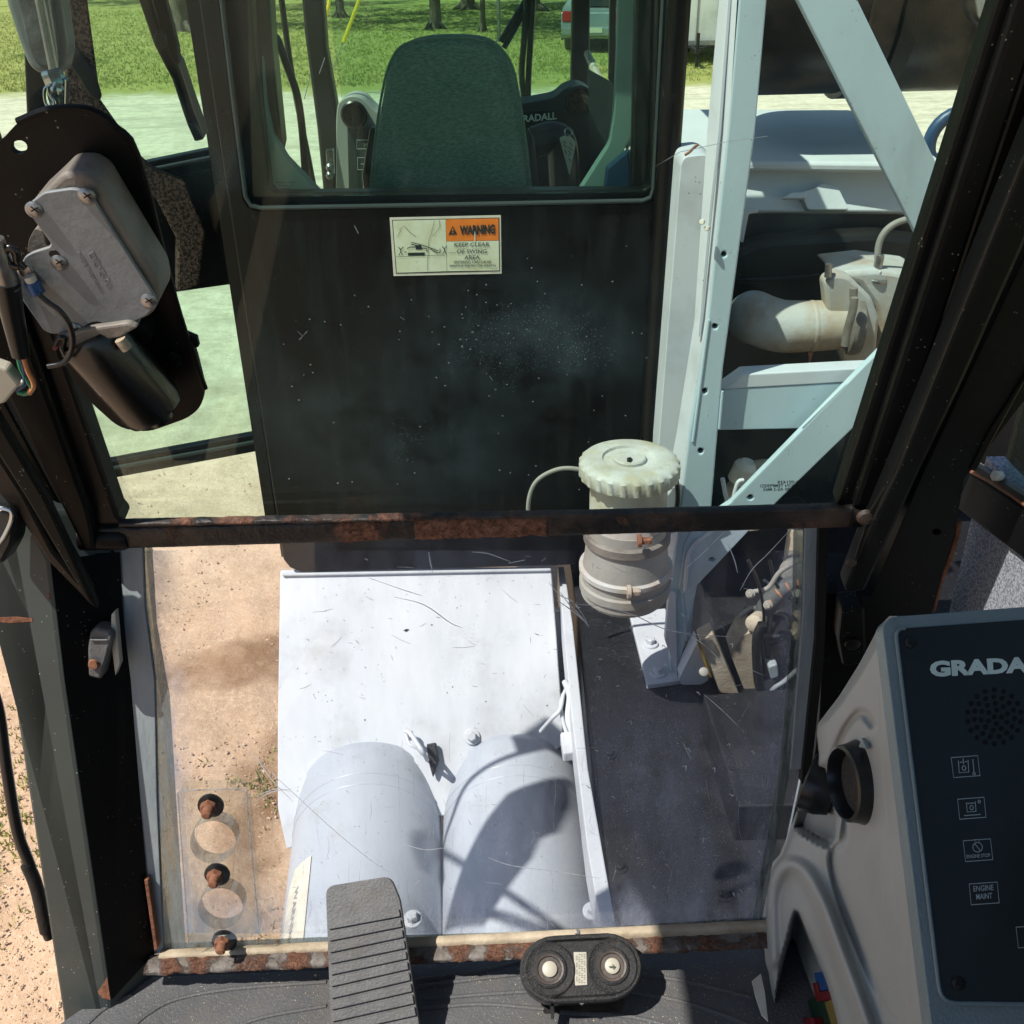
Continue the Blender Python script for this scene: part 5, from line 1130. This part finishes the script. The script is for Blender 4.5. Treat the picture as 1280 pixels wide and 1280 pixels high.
# ------------------------------------------------ mirror
mi = thing('side_mirror', 'oval mirror on a chrome jointed arm at the upper left', 'mirror', hit(66, 140, off(WS, .02)))
MP = YP(.98)
slab('mirror_head', rpoly([(-2, -60), (66, -60), (84, 60), (78, 88), (62, 97), (38, 88), (26, 62), (6, 0)], 12, 6), MP, .025, M['mirrorback'], mi, bev=.007, smooth=True, seg=3)
slab('mirror_back', rpoly([(8, -60), (58, -60), (74, 58), (68, 80), (58, 86), (44, 80), (34, 58)], 10, 5), off(MP, .002), .006, M['mirrorin'], mi, bev=.002)
tube('arm', pxs([(38, -60), (50, 0), (60, 50), (69, 95)], YP(.95)), .0042, M['steel'], mi, 14)
tube('arm', pxs([(53, -40), (58, 0), (68, 60), (70, 92)], YP(.957)), .0022, M['ivory'], mi, 10)
lathe('arm_nut', hit(67, 96, YP(.948)), (.2, 0, -1), [(.0075, -.006), (.009, -.004), (.009, .006), (.007, .008)], M['chrome'], mi, 6)
bm = bmesh.new(); add_box(bm, hit(74, 115, YP(.95)), (.014, .012, .026), Matrix.Rotation(.25, 3, 'Y')); link('clevis', bm, M['chrome'], mi, bev=.002)
lathe('clevis_bolt', hit(73, 111, YP(.943)), (0, -1, .2), [(.005, 0), (.005, .004), (.002, .005)], M['chrome'], mi, 12)
tube('split_ring', pxs([(64, 106), (56, 112), (57, 128), (64, 136), (68, 128), (62, 118), (60, 108)], YP(.94)), .0014, M['chrome'], mi, 8)
tube('spring_wire', pxs([(60, 108), (62, 124), (70, 138)], YP(.942)), .0012, M['chrome'], mi, 8)
def on_tank(u, v):
    for k in range(400):
        p = CAM+ray(u, v)*(1.8+k*.004)
        for q_, dd_ in ((q0, d1), (p0, d0)):
            w_ = p-q_; w_ = w_-dd_*w_.dot(dd_)
            if w_.length < .205: return p
    return hit(u, v, ZP(-1.97))
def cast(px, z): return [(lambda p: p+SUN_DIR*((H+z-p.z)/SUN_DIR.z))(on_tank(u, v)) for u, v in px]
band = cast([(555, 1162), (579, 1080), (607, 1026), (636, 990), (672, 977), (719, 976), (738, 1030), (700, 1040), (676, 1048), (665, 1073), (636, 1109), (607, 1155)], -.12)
bm = bmesh.new(); add_slab(bm, [V(p.x, p.y, H-.12) for p in band], V(0, 0, 1), .015); link('outer_mirror_shroud', bm, M['black'], mi, bev=.003)  # unseen plate, outline traced back along the sun to shade the tanks
tube('outer_arm', cast([(548, 1100), (552, 1065), (564, 1022), (586, 976), (661, 938), (700, 930)], -.15), .009, M['black'], mi)  # unseen rod, added for the thin shadow line on the tanks
tube('outer_arm', [cast([(607, 1140)], -.12)[0], wp(-.60, .86, -.10)], .014, M['black'], mi)  # stay tying the added plate to the cab corner
tube('outer_arm', [cast([(552, 1065)], -.15)[0], wp(-.60, .86, -.22)], .010, M['black'], mi)  # stay for the added shadow rod
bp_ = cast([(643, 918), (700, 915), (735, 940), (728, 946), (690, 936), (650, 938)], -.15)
bm = bmesh.new(); add_slab(bm, bp_, V(0, 0, 1), .02); link('outer_mirror_head', bm, M['black'], mi)  # unseen tab, shaped for the broad end of the rod's shadow
# ------------------------------------------------ wiper outside
wi = thing('windscreen_wiper', 'black wiper blade hanging down outside the tinted windscreen, upper left', 'wiper', hit(250, 176, off(WS, -.03)))
WO = off(WS, -.03)
slab('blade', [(162, -40), (178, -40), (207, 56), (224, 82), (240, 130), (256, 174), (245, 178), (232, 154), (214, 100), (192, 58), (172, 0)], WO, .02, M['blackplastic'], wi, bev=.003)
slab('arm', [(180, -40), (196, -40), (222, 60), (224, 82), (216, 80), (200, 40)], off(WS, -.018), .01, M['black'], wi, bev=.002)
slab('arm_clip', rpoly([(194, 40), (206, 42), (209, 58), (201, 64), (193, 54)], 2), off(WS, -.014), .01, M['inblack'], wi, bev=.002)
slab('blade_end', [(232, 153), (243, 155), (255, 175), (243, 178)], off(WS, -.026), .012, M['inblack'], wi, bev=.002)
# ------------------------------------------------ wiper motor
wm = thing('wiper_motor', 'grey cast wiper motor gearbox bolted to a black oval plate on the left window bar', 'wiper motor', hit(180, 500, off(WS, .05)))
MPn = off(WS, .07)
plate = rpoly([(-40, 200), (0, 178), (22, 152), (62, 137), (112, 136), (146, 160), (172, 196), (212, 350), (228, 410), (244, 438), (256, 486), (252, 508), (236, 522), (214, 530), (186, 540), (150, 536), (110, 500), (88, 470), (60, 400), (-40, 310)],
              [4, 14, 20, 20, 24, 24, 20, 10, 14, 10, 14, 12, 12, 8, 12, 16, 16, 14, 10, 4], 4)
slab('mounting_plate', plate, MPn, .006, M['black'], wm, bev=.0015, holes=[ell(24, 184, 10, 8.5, 18)], smooth=True)
bm = bmesh.new(); add_tube(bm, pxs([(22, 152), (62, 137), (112, 137), (146, 160), (172, 196), (212, 350), (230, 412), (256, 486)], off(MPn, -.002)), .0028, 8, 3); link('plate_lip', bm, M['black'], wm, True)
cov = [(33, 257), (55, 241), (89, 236), (102, 238), (116, 248), (124, 262), (194, 372), (195, 380), (184, 394), (160, 406), (139, 408), (122, 402), (112, 404), (98, 414), (66, 418), (55, 414), (16, 358), (14, 350), (27, 330), (30, 322), (40, 316), (62, 309), (64, 305), (40, 272)]
GP = off(MPn, .044)
slab('gear_cover', rpoly(cov, 4), GP, .004, M['motorgrey'], wm, bev=.0008, smooth=True)
body = [(36, 256), (62, 232), (78, 216), (104, 216), (122, 228), (136, 252), (196, 350), (200, 374), (190, 394), (160, 408), (120, 408), (98, 418), (60, 420), (20, 362), (30, 326), (64, 308)]
slab('gear_housing', rpoly(body, 8), off(GP, -.0045), .04, M['motorcast'], wm, bev=.004, smooth=True, seg=3)
slab('housing_lug', rpoly([(36, 300), (44, 285), (54, 290), (56, 304), (62, 310), (34, 316)], 4), off(GP, -.008), .02, M['motorcast'], wm, bev=.002, smooth=True)
for u, v in ((43, 262), (109, 245), (74, 328), (186, 376), (33, 339), (94, 412)):
    sc_ = lathe('cover_screw', hit(u, v, GP), WS[1], [(.0062, -.001), (.0064, .001), (.0042, .0028), (.001, .003)], M['steel'], wm, 20)
    for a in (.6, 2.17):
        bm = bmesh.new(); c_ = hit(u, v, off(GP, .0032)); x = (R_*math.cos(a)+U_*math.sin(a)); x = (x-WS[1]*x.dot(WS[1])).normalized()
        add_ribbon(bm, [c_-x*.0032, c_+x*.0032], WS[1], .0009); link('screw_slot', bm, M['hole'], sc_)
lathe('cover_dimple', hit(68, 318, GP), WS[1], [(.004, 0), (.0036, .0005)], M['engine'], wm, 16)
text('embossed_text', 'DOGA', (110, 318), (132, 358), (117, 314), GP, M['motorgrey'], wm, th=.0005, o=.0002)
text('embossed_text', 'MADE IN SPAIN', (96, 316), (122, 362), (100, 314), GP, M['motorgrey'], wm, th=.0004, o=.0002)
ma, mb = hit(122, 428, off(MPn, .032)), hit(194, 514, off(MPn, .032)); md = (mb-ma).normalized(); ml = (mb-ma).length
lathe('motor_can', ma-md*.012, md, [(.026, 0), (.028, .004), (.028, ml*.3), (.0275, ml+.004), (.025, ml+.012), (.012, ml+.016), (.011, ml+.022), (.003, ml+.024)], M['motorblack'], wm, 40)
slab('motor_flange', [(70, 420), (118, 410), (160, 404), (172, 410), (150, 422), (86, 436), (74, 434)], off(MPn, .05), .03, M['motorcast'], wm, bev=.002)
tube('motor_vent', pxs([(150, 424), (159, 436)], off(MPn, .052)), .0045, M['caulk'], wm, 14, 0)
lathe('plate_bolt', hit(218, 446, MPn), WS[1], [(.0085, 0), (.0085, .005), (.0065, .006)], M['black'], wm, 6)
lathe('plate_bolt', hit(238, 424, off(MPn, -.01)), WS[1], [(.0085, 0), (.0085, .005), (.0065, .006)], M['black'], wm, 6)
lathe('plate_bolt', hit(178, 402, MPn), WS[1], [(.012, 0), (.012, .02), (.008, .022)], M['black'], wm, 16)
# wiring
wr = thing('wiring_loom', 'braided and taped wire bundle with bare coloured ends at the left edge', 'wiring', hit(28, 490, off(GP, .01)))
GQ = off(GP, .012)
tube('braided_sleeve', pxs([(-10, 300), (2, 330), (12, 360)], GQ), .0085, M['steel'], wr, 16)
tube('heat_shrink', pxs([(8, 352), (14, 385), (20, 415), (26, 444)], GQ), lambda s: .0098-.003*s, M['blackplastic'], wr, 16)
tube('green_wire', pxs([(22, 442), (26, 460), (34, 475), (40, 486), (32, 492), (22, 490)], GQ), .002, M['green'], wr, 8)
tube('green_wire', pxs([(24, 442), (30, 462), (30, 480), (20, 488)], GQ), .002, M['tealblue'], wr, 8)
tube('orange_wire', pxs([(28, 442), (34, 462), (42, 480), (36, 492)], GQ), .0022, M['orangewire'], wr, 8)
tube('bare_wire', pxs([(30, 476), (24, 480), (14, 486)], GQ), .0018, M['pale'], wr, 8)
slab('connector', [(-20, 452), (8, 462), (24, 482), (6, 504), (-20, 512)], off(GQ, .004), .012, M['ivory'], wr, bev=.002)
bt = tube('blue_terminal', pxs([(40, 352), (47, 366)], off(GP, .010)), .0058, M['blue'], wr, 18, 0)
tube('terminal_ferrule', pxs([(36, 345), (40, 352)], off(GP, .010)), .0042, M['pale'], wr, 14, 0)
slab('ring_terminal', rpoly([(26, 334), (36, 333), (41, 342), (36, 349), (28, 346)], 4), off(GP, .006), .0015, M['steel'], wr)
tube('black_wire', pxs([(48, 368), (60, 378), (74, 388), (86, 404), (91, 424), (88, 442), (78, 454), (60, 458)], off(GP, .02)), .0022, M['blackplastic'], wr, 10)
tube('black_wire', pxs([(2, 322), (10, 310), (20, 314), (22, 326), (30, 336)], off(GP, .012)), .0032, M['blackplastic'], wr, 10)
tube('black_wire', pxs([(5, 318), (12, 330), (24, 334)], off(GP, .014)), .0025, M['blackplastic'], wr, 10)
tube('red_wire', pxs([(68, 436), (76, 426), (82, 440), (84, 448)], off(MPn, .05)), .0018, M['red'], wr, 8)
tube('black_wire', pxs([(68, 432), (74, 422), (80, 424), (78, 434), (84, 446)], off(MPn, .052)), .0022, M['blackplastic'], wr, 8)
# ------------------------------------------------ floor mat
fm = thing('floor_mat', 'dusty black rubber floor mat with curved moulded ridges', 'floor mat', hit(500, 1300, FL))
slab('mat_sheet', rpoly([(60, 1290), (150, 1228), (172, 1222), (240, 1219), (400, 1213), (640, 1199), (962, 1180), (1300, 1180), (1300, 1600), (0, 1600)], [4, 10, 10, 4, 4, 4, 4, 4, 4, 4]), off(FL, .004), .004, M['mat'], fm, bev=.001)
for L_ in ([(160, 1290), (185, 1268), (220, 1250), (290, 1237), (408, 1228)], [(280, 1290), (330, 1272), (408, 1258)], [(520, 1226), (600, 1214), (652, 1202)], [(522, 1234), (600, 1224), (652, 1218)], [(530, 1250), (600, 1244), (660, 1240)],
           [(800, 1218), (860, 1228), (910, 1240), (942, 1248)], [(790, 1240), (850, 1252), (900, 1268), (945, 1285)], [(700, 1266), (790, 1272), (860, 1290)], [(524, 1262), (600, 1256), (680, 1262)], [(100, 1290), (130, 1262), (165, 1244)]):
    tube('ridge', pxs(L_, off(FL, .0035)), .0032, M['mat'], fm, 8)
gp = []
for k in range(420):
    u, v = rg.uniform(150, 950), rg.uniform(1205, 1285); p = hit(u, v, off(FL, .0045)); gp.append((p.x, p.y, p.z, rg.choice((.0004, .0006, .0009))))
for (u, v, s) in ((395, 1219, .003), (205, 1218, .003), (212, 1222, .002), (640, 1199, .0016)):
    p = hit(u, v, off(FL, .006)); gp.append((p.x, p.y, p.z, s))
pebbles('grit', 'pale grit and crumbs scattered on the black floor mat', gp, rg, M['stone'])
# ------------------------------------------------ pedal
PD = tilt((.85, -1.0), (.736, -1.10))
pe = thing('foot_pedal', 'long black ribbed rubber foot pedal standing over the mat', 'pedal', hit(470, 1300, FL))
slab('pad', rpoly([(407, 1108), (488, 1095), (500, 1125), (527, 1300), (414, 1300)], [12, 12, 4, 2, 2], 6), PD, .012, M['rubber'], pe, bev=.003, smooth=True, seg=3)
lv = [1150, 1163.5, 1178, 1192.5, 1206.5, 1220.5, 1235, 1250, 1264, 1279, 1294]; rv = [1134, 1147, 1160, 1173, 1187, 1200, 1213, 1227, 1241, 1256, 1271]
el = lambda v: 408+(v-1120)*.036; er = lambda v: 499+(v-1125)*.158
for a, b in zip(range(10), range(1, 11)):
    L0, L1 = lv[a]+2.5, lv[b]-1.5; R0, R1 = rv[a]+2.5, rv[b]-1.5
    slab('tread_rib', [(el(L0)+1.5, L0), (er(R0)-2, R0), (er(R1)-2, R1), (el(L1)+1.5, L1)], off(PD, .0035), .004, M['rubber'], pe, bev=.0008)
bm = bmesh.new(); add_box(bm, hit(480, 1300, off(PD, -.04))-V(0, 0, .02), (.03, .12, .05)); link('pedal_arm', bm, M['black'], pe, bev=.003)
bm = bmesh.new(); add_box(bm, hit(470, 1330, FL)+V(0, -.02, .012), (.09, .05, .03)); link('pedal_base', bm, M['black'], pe, bev=.003)
# ------------------------------------------------ foot switch
SW = tilt((.822, -1.062), (.782, -1.084))
fs = thing('foot_switch', 'black double push button foot switch with two round pale buttons', 'foot switch', hit(726, 1245, FL))
def stad(x0, x1, cy0, cy1, r, ry, n=12):
    P = []
    for i in range(n+1): a = -math.pi/2+math.pi*i/n; P.append((x1-r+r*math.cos(a), cy1+ry*math.sin(a)))
    for i in range(n+1): a = math.pi/2+math.pi*i/n; P.append((x0+r+r*math.cos(a), cy0+ry*math.sin(a)))
    return P
slab('switch_body', stad(650, 802, 1212, 1209, 44, 42), SW, .035, M['blackplastic'], fs, bev=.005, smooth=True, seg=4)
slab('switch_face', stad(657, 795, 1212, 1209, 38, 35), off(SW, .003), .006, M['switchgrip'], fs, bev=.0015, smooth=True)
bm = bmesh.new(); P_ = pxs(stad(653, 799, 1212, 1209, 42, 39), off(SW, .001)); add_tube(bm, P_+[P_[0]], .0035, 8, 0, False); link('body_rim', bm, M['switchgrip'], fs, True)
for u, v in ((687, 1212), (765, 1208)):
    c_ = hit(u, v, off(SW, .002)); bz = lathe('button_bezel', c_, SW[1], [(.0305, 0), (.0305, .002), (.0285, .0035), (.026, .002), (.0215, .0012), (.0195, .003), (.018, .0034), (.0135, .002), (.012, .0015)], M['switchgrip'], fs, 40)
    lathe('button_ring', c_+SW[1]*.003, SW[1], [(.0185, -.002), (.0168, .0014), (.0145, .0008), (.0135, -.001)], M['switchworn'], fs, 36)
    lathe('button_cap', c_+SW[1]*.003, SW[1], [(.0088, -.002), (.0088, .0018), (.008, .0024), (.001, .0024)], M['ivory'], fs, 28)
strokes('arrow_mark', [[(761, 1208.5), (768, 1208)], [(765.5, 1205.5), (768.5, 1208), (766, 1211)]], off(SW, .0095), 1.4, M['inkgrey'], fs)
slab('maker_plate', [(717, 1190), (733, 1190), (734, 1231), (719, 1232)], off(SW, .0035), .001, M['ivory'], fs, bev=.0003)
strokes('plate_print', [[(720+j*3.2, 1193+i*2.2), (722+j*3.2, 1193+i*2.2)] for i in range(17) for j in range(4) if (i*5+j*3) % 4], off(SW, .0037), .7, M['inkgrey'], fs)
for u, v in ((722, 1166), (727, 1253)): bolt('case_screw', hit(u, v, off(SW, -.006)), SW[1], .0035, .006, M['steel'], fs, False)
slab('mount_foot', [(688, 1250), (692, 1250), (693, 1272), (689, 1272)], off(SW, -.01), .02, M['blackplastic'], fs)
slab('mount_bracket', rpoly([(672, 1240), (782, 1236), (778, 1262), (680, 1266)], 3), off(FL, .006), .004, M['rusty'], fs)
# ------------------------------------------------ console
FC = tilt((.689, -.507), (.486, -.687))
cn = thing('instrument_console', 'grey moulded console with black GRADALL instrument panel and round air vents', 'console', wp(.45, .6, -1.15))
Lk = [(770, 1112), (784, 1098), (800, 1090), (830, 1074), (870, 1049), (905, 1022), (918, 1021), (945, 1024), (965, 1012), (1000, 1001), (1040, 986), (1068, 975), (1082, 962), (1100, 956), (1125, 953), (1200, 951), (1240, 954), (1280, 962), (1330, 974)]
Rk = [(770, 1122), (778, 1108), (790, 1104), (1240, 1160), (1330, 1172)]
def itp(K, v):
    for (a, x), (b, y) in zip(K, K[1:]):
        if v <= b: t_ = (v-a)/(b-a) if b > a else 0; return x+(y-x)*max(0, t_)
    return K[-1][1]
def dseg(p, a, b):
    ax, ay = b[0]-a[0], b[1]-a[1]; t_ = max(0, min(1, ((p[0]-a[0])*ax+(p[1]-a[1])*ay)/(ax*ax+ay*ay+1e-9))); return math.hypot(p[0]-a[0]-t_*ax, p[1]-a[1]-t_*ay)
def dpl(p, P): return min(dseg(p, a, b) for a, b in zip(P, P[1:]))
def inside(p, P):
    c_ = False
    for a, b in zip(P, P[1:]+P[:1]):
        if (a[1] > p[1]) != (b[1] > p[1]) and p[0] < (b[0]-a[0])*(p[1]-a[1])/(b[1]-a[1])+a[0]: c_ = not c_
    return c_
def sst(x): x = max(0, min(1, x)); return x*x*(3-2*x)
def sd(p, P):
    d_ = dpl(p, P+P[:1]); return d_ if inside(p, P) else -d_
def sm_(K, n=8):
    return [(q.x, q.y) for q in smoothpath([Vector((a, b, 0)) for a, b in K], n)]
groove = sm_([(1042, 948), (1056, 915), (1070, 895), (1080, 893), (1090, 905)])
groove2 = sm_([(1042, 948), (1046, 965), (1054, 985), (1056, 1020), (1054, 1048), (1042, 1062), (1040, 1080), (1046, 1110), (1060, 1150), (1080, 1200), (1100, 1248), (1118, 1272), (1130, 1268), (1134, 1248), (1132, 1200), (1124, 1120), (1112, 1040)], 4)
groove3 = sm_([(1112, 1040), (1104, 950), (1100, 860)])
archr = sm_([(964, 1200), (962, 1130), (968, 1100), (980, 1084), (994, 1082), (1010, 1096), (1030, 1135), (1050, 1190), (1072, 1250), (1088, 1300), (1096, 1340)], 5)
pocket = sm_([(992, 1142), (998, 1140), (1008, 1160), (1024, 1196), (1040, 1240), (1056, 1310), (1060, 1340), (976, 1340), (970, 1262), (976, 1210), (986, 1165), (992, 1142)], 4)[:-1]
cowl = [(1024, 948), (1040, 952), (1050, 990), (1052, 1020), (1048, 1050), (1036, 1062), (1020, 1054), (990, 1036), (1000, 1000), (1012, 962)]
def relief(u, v):
    p = (u, v); h = 0
    if v > 880: h -= .0055*(1-sst(dpl(p, groove)/8))+0
    g2 = 1-sst((u-1075)/30); h -= (.0008+.0062*g2)*(1-sst(dpl(p, groove2)/(3.2+4.2*g2)))
    if u > 1085: h -= .0006*(1-sst(dpl(p, groove3)/3))
    # whole area left/below the groove stands slightly proud
    if v > 1060: h += .013*(1-sst(dpl(p, archr)/17))
    if v > 1120: h -= .055*sst((sd(p, pocket)+2)/8)
    if 930 < v < 1080: h -= .034*sst((sd(p, cowl)+1)/(9+max(0, 1040-v)*.12))
    e = (u-itp(Lk, v)); h -= .020*(1-sst(e/16))**2 if v < 1340 else 0
    h += .010*math.exp(-((u-1010)**2/2500+(v-1150)**2/12000))
    return h
bm = bmesh.new(); rows = []
vv = [770+i*3.6 for i in range(155)]
NC = 84
for v in vv:
    a, b = itp(Lk, v), itp(Rk, v); r_ = []
    for j in range(NC+1):
        u = a+(b-a)*j/NC; r_.append(bm.verts.new(hit(u, v, XP(.312-relief(u, v)*(1 if j < NC-3 else 0)))))
    rows.append(r_)
for A, B in zip(rows, rows[1:]):
    for k in range(NC): bm.faces.new((A[k], A[k+1], B[k+1], B[k]))
# close behind the silhouette
ex_ = [bm.verts.new(r_[0].co+V(.3, .02, -.01)) for r_ in rows]
for i in range(len(rows)-1): bm.faces.new((rows[i][0], rows[i+1][0], ex_[i+1], ex_[i]))
side = link('side_moulding', bm, M['greyplastic'], cn, 'all')
bez = rpoly([(1103, 784), (1112, 771), (1300, 757), (1440, 746), (1560, 1400), (1180, 1400), (1170, 1330)], [6, 10, 2, 2, 2, 2, 2])
slab('bezel', bez, FC, .02, M['bezel'], cn, bev=.005, smooth=True, seg=3)
pnl = rpoly([(1119, 786), (1425, 764), (1500, 1258), (1176, 1254)], [12, 2, 2, 22], 6)
slab('instrument_panel', pnl, off(FC, .0012), .002, M['panel'], cn, bev=.0006)
bm = bmesh.new(); add_tube(bm, pxs(pnl[0:7][::-1]+pnl[::-1][:8], off(FC, .0016)), .0016, 8, 0, True); link('bezel_lip', bm, M['bezel'], cn, True)
FT = off(FC, .0014)
text('lettering', 'GRADALL', (1163, 846.5), (1320, 839), (1161.5, 826.5), FT, M['print'], cn, bold=.055, o=.0006)
bm = bmesh.new(); hc = []
for ring, cnt in ((0, 1), (8.5, 5), (16, 10), (24, 15), (32, 18)):
    for k in range(cnt):
        a = 2*math.pi*k/cnt+ring*.3; hc.append((1243+ring*1.05*math.cos(a), 896+ring*1.05*math.sin(a)))
for u, v in hc:
    P = pxs(ell(u, v, 3.3, 3.4, 10), off(FT, .0002)); bm.faces.new([bm.verts.new(p) for p in P])
link('speaker_holes', bm, M['hole'], cn)['kind'] = 'stuff'
for u, v in ((1138, 803), (1198, 1229)):
    s_ = lathe('panel_screw', hit(u, v, FT), FC[1], [(.0052, -.001), (.005, .0008), (.0035, .0022), (.001, .0024)], M['engine'], cn, 20)
    for a in (.5, 2.07):
        bm = bmesh.new(); c_ = hit(u, v, off(FT, .0026)); x = Vector((math.cos(a), 0, 0))+FC[1].cross(V(1, 0, 0))*math.sin(a); add_ribbon(bm, [c_-x*.0028, c_+x*.0028], FC[1], .0009); link('screw_slot', bm, M['hole'], s_)
def boxl(a, b, c_, d): return [a, b, c_, d, a]
strokes('icon_print', [boxl((1189, 947), (1222, 944.5), (1225, 969.5), (1192, 972)), [(1198, 951), (1199, 966), (1211, 965), (1210, 950)], [(1200, 953), (1203, 952.5)], [(1206, 952.3), (1209, 952)], [(1204, 948), (1204.5, 955)], ell(1205, 960, 2.4, 3, 8)+[ell(1205, 960, 2.4, 3, 8)[0]], [(1216, 949), (1217.4, 965)], ell(1217.5, 967, 1.6, 1.6, 8)+[ell(1217.5, 967, 1.6, 1.6, 8)[0]],
                      boxl((1197, 999), (1230, 996.5), (1232.5, 1021.5), (1199.5, 1024)), [(1208, 1003), (1209, 1015), (1220, 1014), (1219, 1002)], [(1209, 1004.4), (1218, 1003.6)], ell(1214.5, 1009.5, 2.2, 2.8, 8)+[ell(1214.5, 1009.5, 2.2, 2.8, 8)[0]], ell(1224, 1002, 1.5, 1.8, 8)+[ell(1224, 1002, 1.5, 1.8, 8)[0]], [(1205, 1019.6), (1226, 1018)],
                      boxl((1204, 1051), (1238, 1048.5), (1241, 1074.5), (1207, 1077)), ell(1222, 1059, 6, 6, 14)+[ell(1222, 1059, 6, 6, 14)[0]], [(1218, 1054), (1226, 1064)], [(1219, 1052), (1218, 1049.6), (1224, 1049.4), (1224, 1052)],
                      boxl((1211.5, 1105), (1246.5, 1102.5), (1249, 1128.5), (1214, 1131)), boxl((1270, 1159), (1303, 1156.5), (1305.5, 1182), (1273, 1185)), ell(1288, 1170, 6, 6, 12)], FT, 1.0, M['printdim'], cn)
text('icon_text', 'ENGINE STOP', (1208.5, 1073), (1238, 1071), (1208, 1068.6), FT, M['printdim'], cn, bold=.01)
text('icon_text', 'ENGINE', (1217, 1114.5), (1242, 1112.6), (1216.5, 1107.5), FT, M['printdim'], cn, bold=.01)
text('icon_text', 'MAINT', (1220.5, 1124.5), (1240.5, 1123), (1220, 1117.5), FT, M['printdim'], cn, bold=.01)
# vents
vc = hit(1075, 978, XP(.312)); va = V(-1, -.12, .06).normalized()
vr = lathe('air_vent', vc-va*.004, va, [(.0385, -.006), (.0385, .002), (.0350, .012), (.034, .020), (.031, .0215), (.0285, .016), (.0275, .004)], M['blackplastic'], cn, 48, (True, False))
lathe('vent_core', vc+va*.003, va, [(.0272, .002), (.02, .0035), (.001, .004)], M['ventfoam'], cn, 32)
slab('vent_pointer', [(1077, 922), (1073, 934), (1083, 936)], XP(.306), .004, M['bezel'], cn, bev=.0006)
vc2 = hit(1012, 976, XP(.325)); va2 = V(-.82, .5, .12).normalized()
lathe('air_vent', vc2-va2*.02, va2, [(.026, -.01), (.032, .004), (.033, .012), (.033, .022), (.0305, .024), (.029, .020), (.028, .004), (.004, .002)], M['blackplastic'], cn, 44)
# fuses
def fz(n, px, mt, x=.345, th=.012): return slab(n, px, XP(x), th, mt, cn, bev=.0012)
fz('fuse_board', [(1008, 1250), (1036, 1240), (1062, 1330), (1000, 1330)], M['pcb'], .352, .004)
fz('fuse', [(1017, 1216), (1029, 1214), (1036, 1237), (1022, 1240)], M['blue'])
fz('fuse', [(1015, 1229), (1020, 1228), (1023, 1240), (1036, 1238), (1038, 1250), (1020, 1252)], M['red'], .342)
fz('fuse', [(1030, 1252), (1039, 1249), (1050, 1282), (1040, 1286)], M['gold'], .342)
fz('fuse', [(1000, 1273), (1015, 1272), (1020, 1292), (1002, 1294)], M['red'], .340)
bm = bmesh.new(); add_hexa(bm, [wp(.335, .70, -.53), wp(.335, .86, -.80), wp(.335, .86, -1.14), wp(.335, .47, -1.14), wp(.335, .46, -.72)], [wp(.465, .70, -.53), wp(.465, .86, -.80), wp(.465, .86, -1.14), wp(.465, .47, -1.14), wp(.465, .46, -.72)])
bmesh.ops.translate(bm, verts=bm.verts, vec=V(.055, -.01, -.02)); link('console_core', bm, M['greyplastic'], cn)
pa = thing('folded_paper', 'scrap of white folded paper tucked between mat and console', 'paper', hit(952, 1250, FL))
slab('sheet', [(940, 1226), (951, 1217), (956, 1240), (960, 1276), (952, 1268), (944, 1244)], ZP(-1.12), .002, M['pale'], pa)
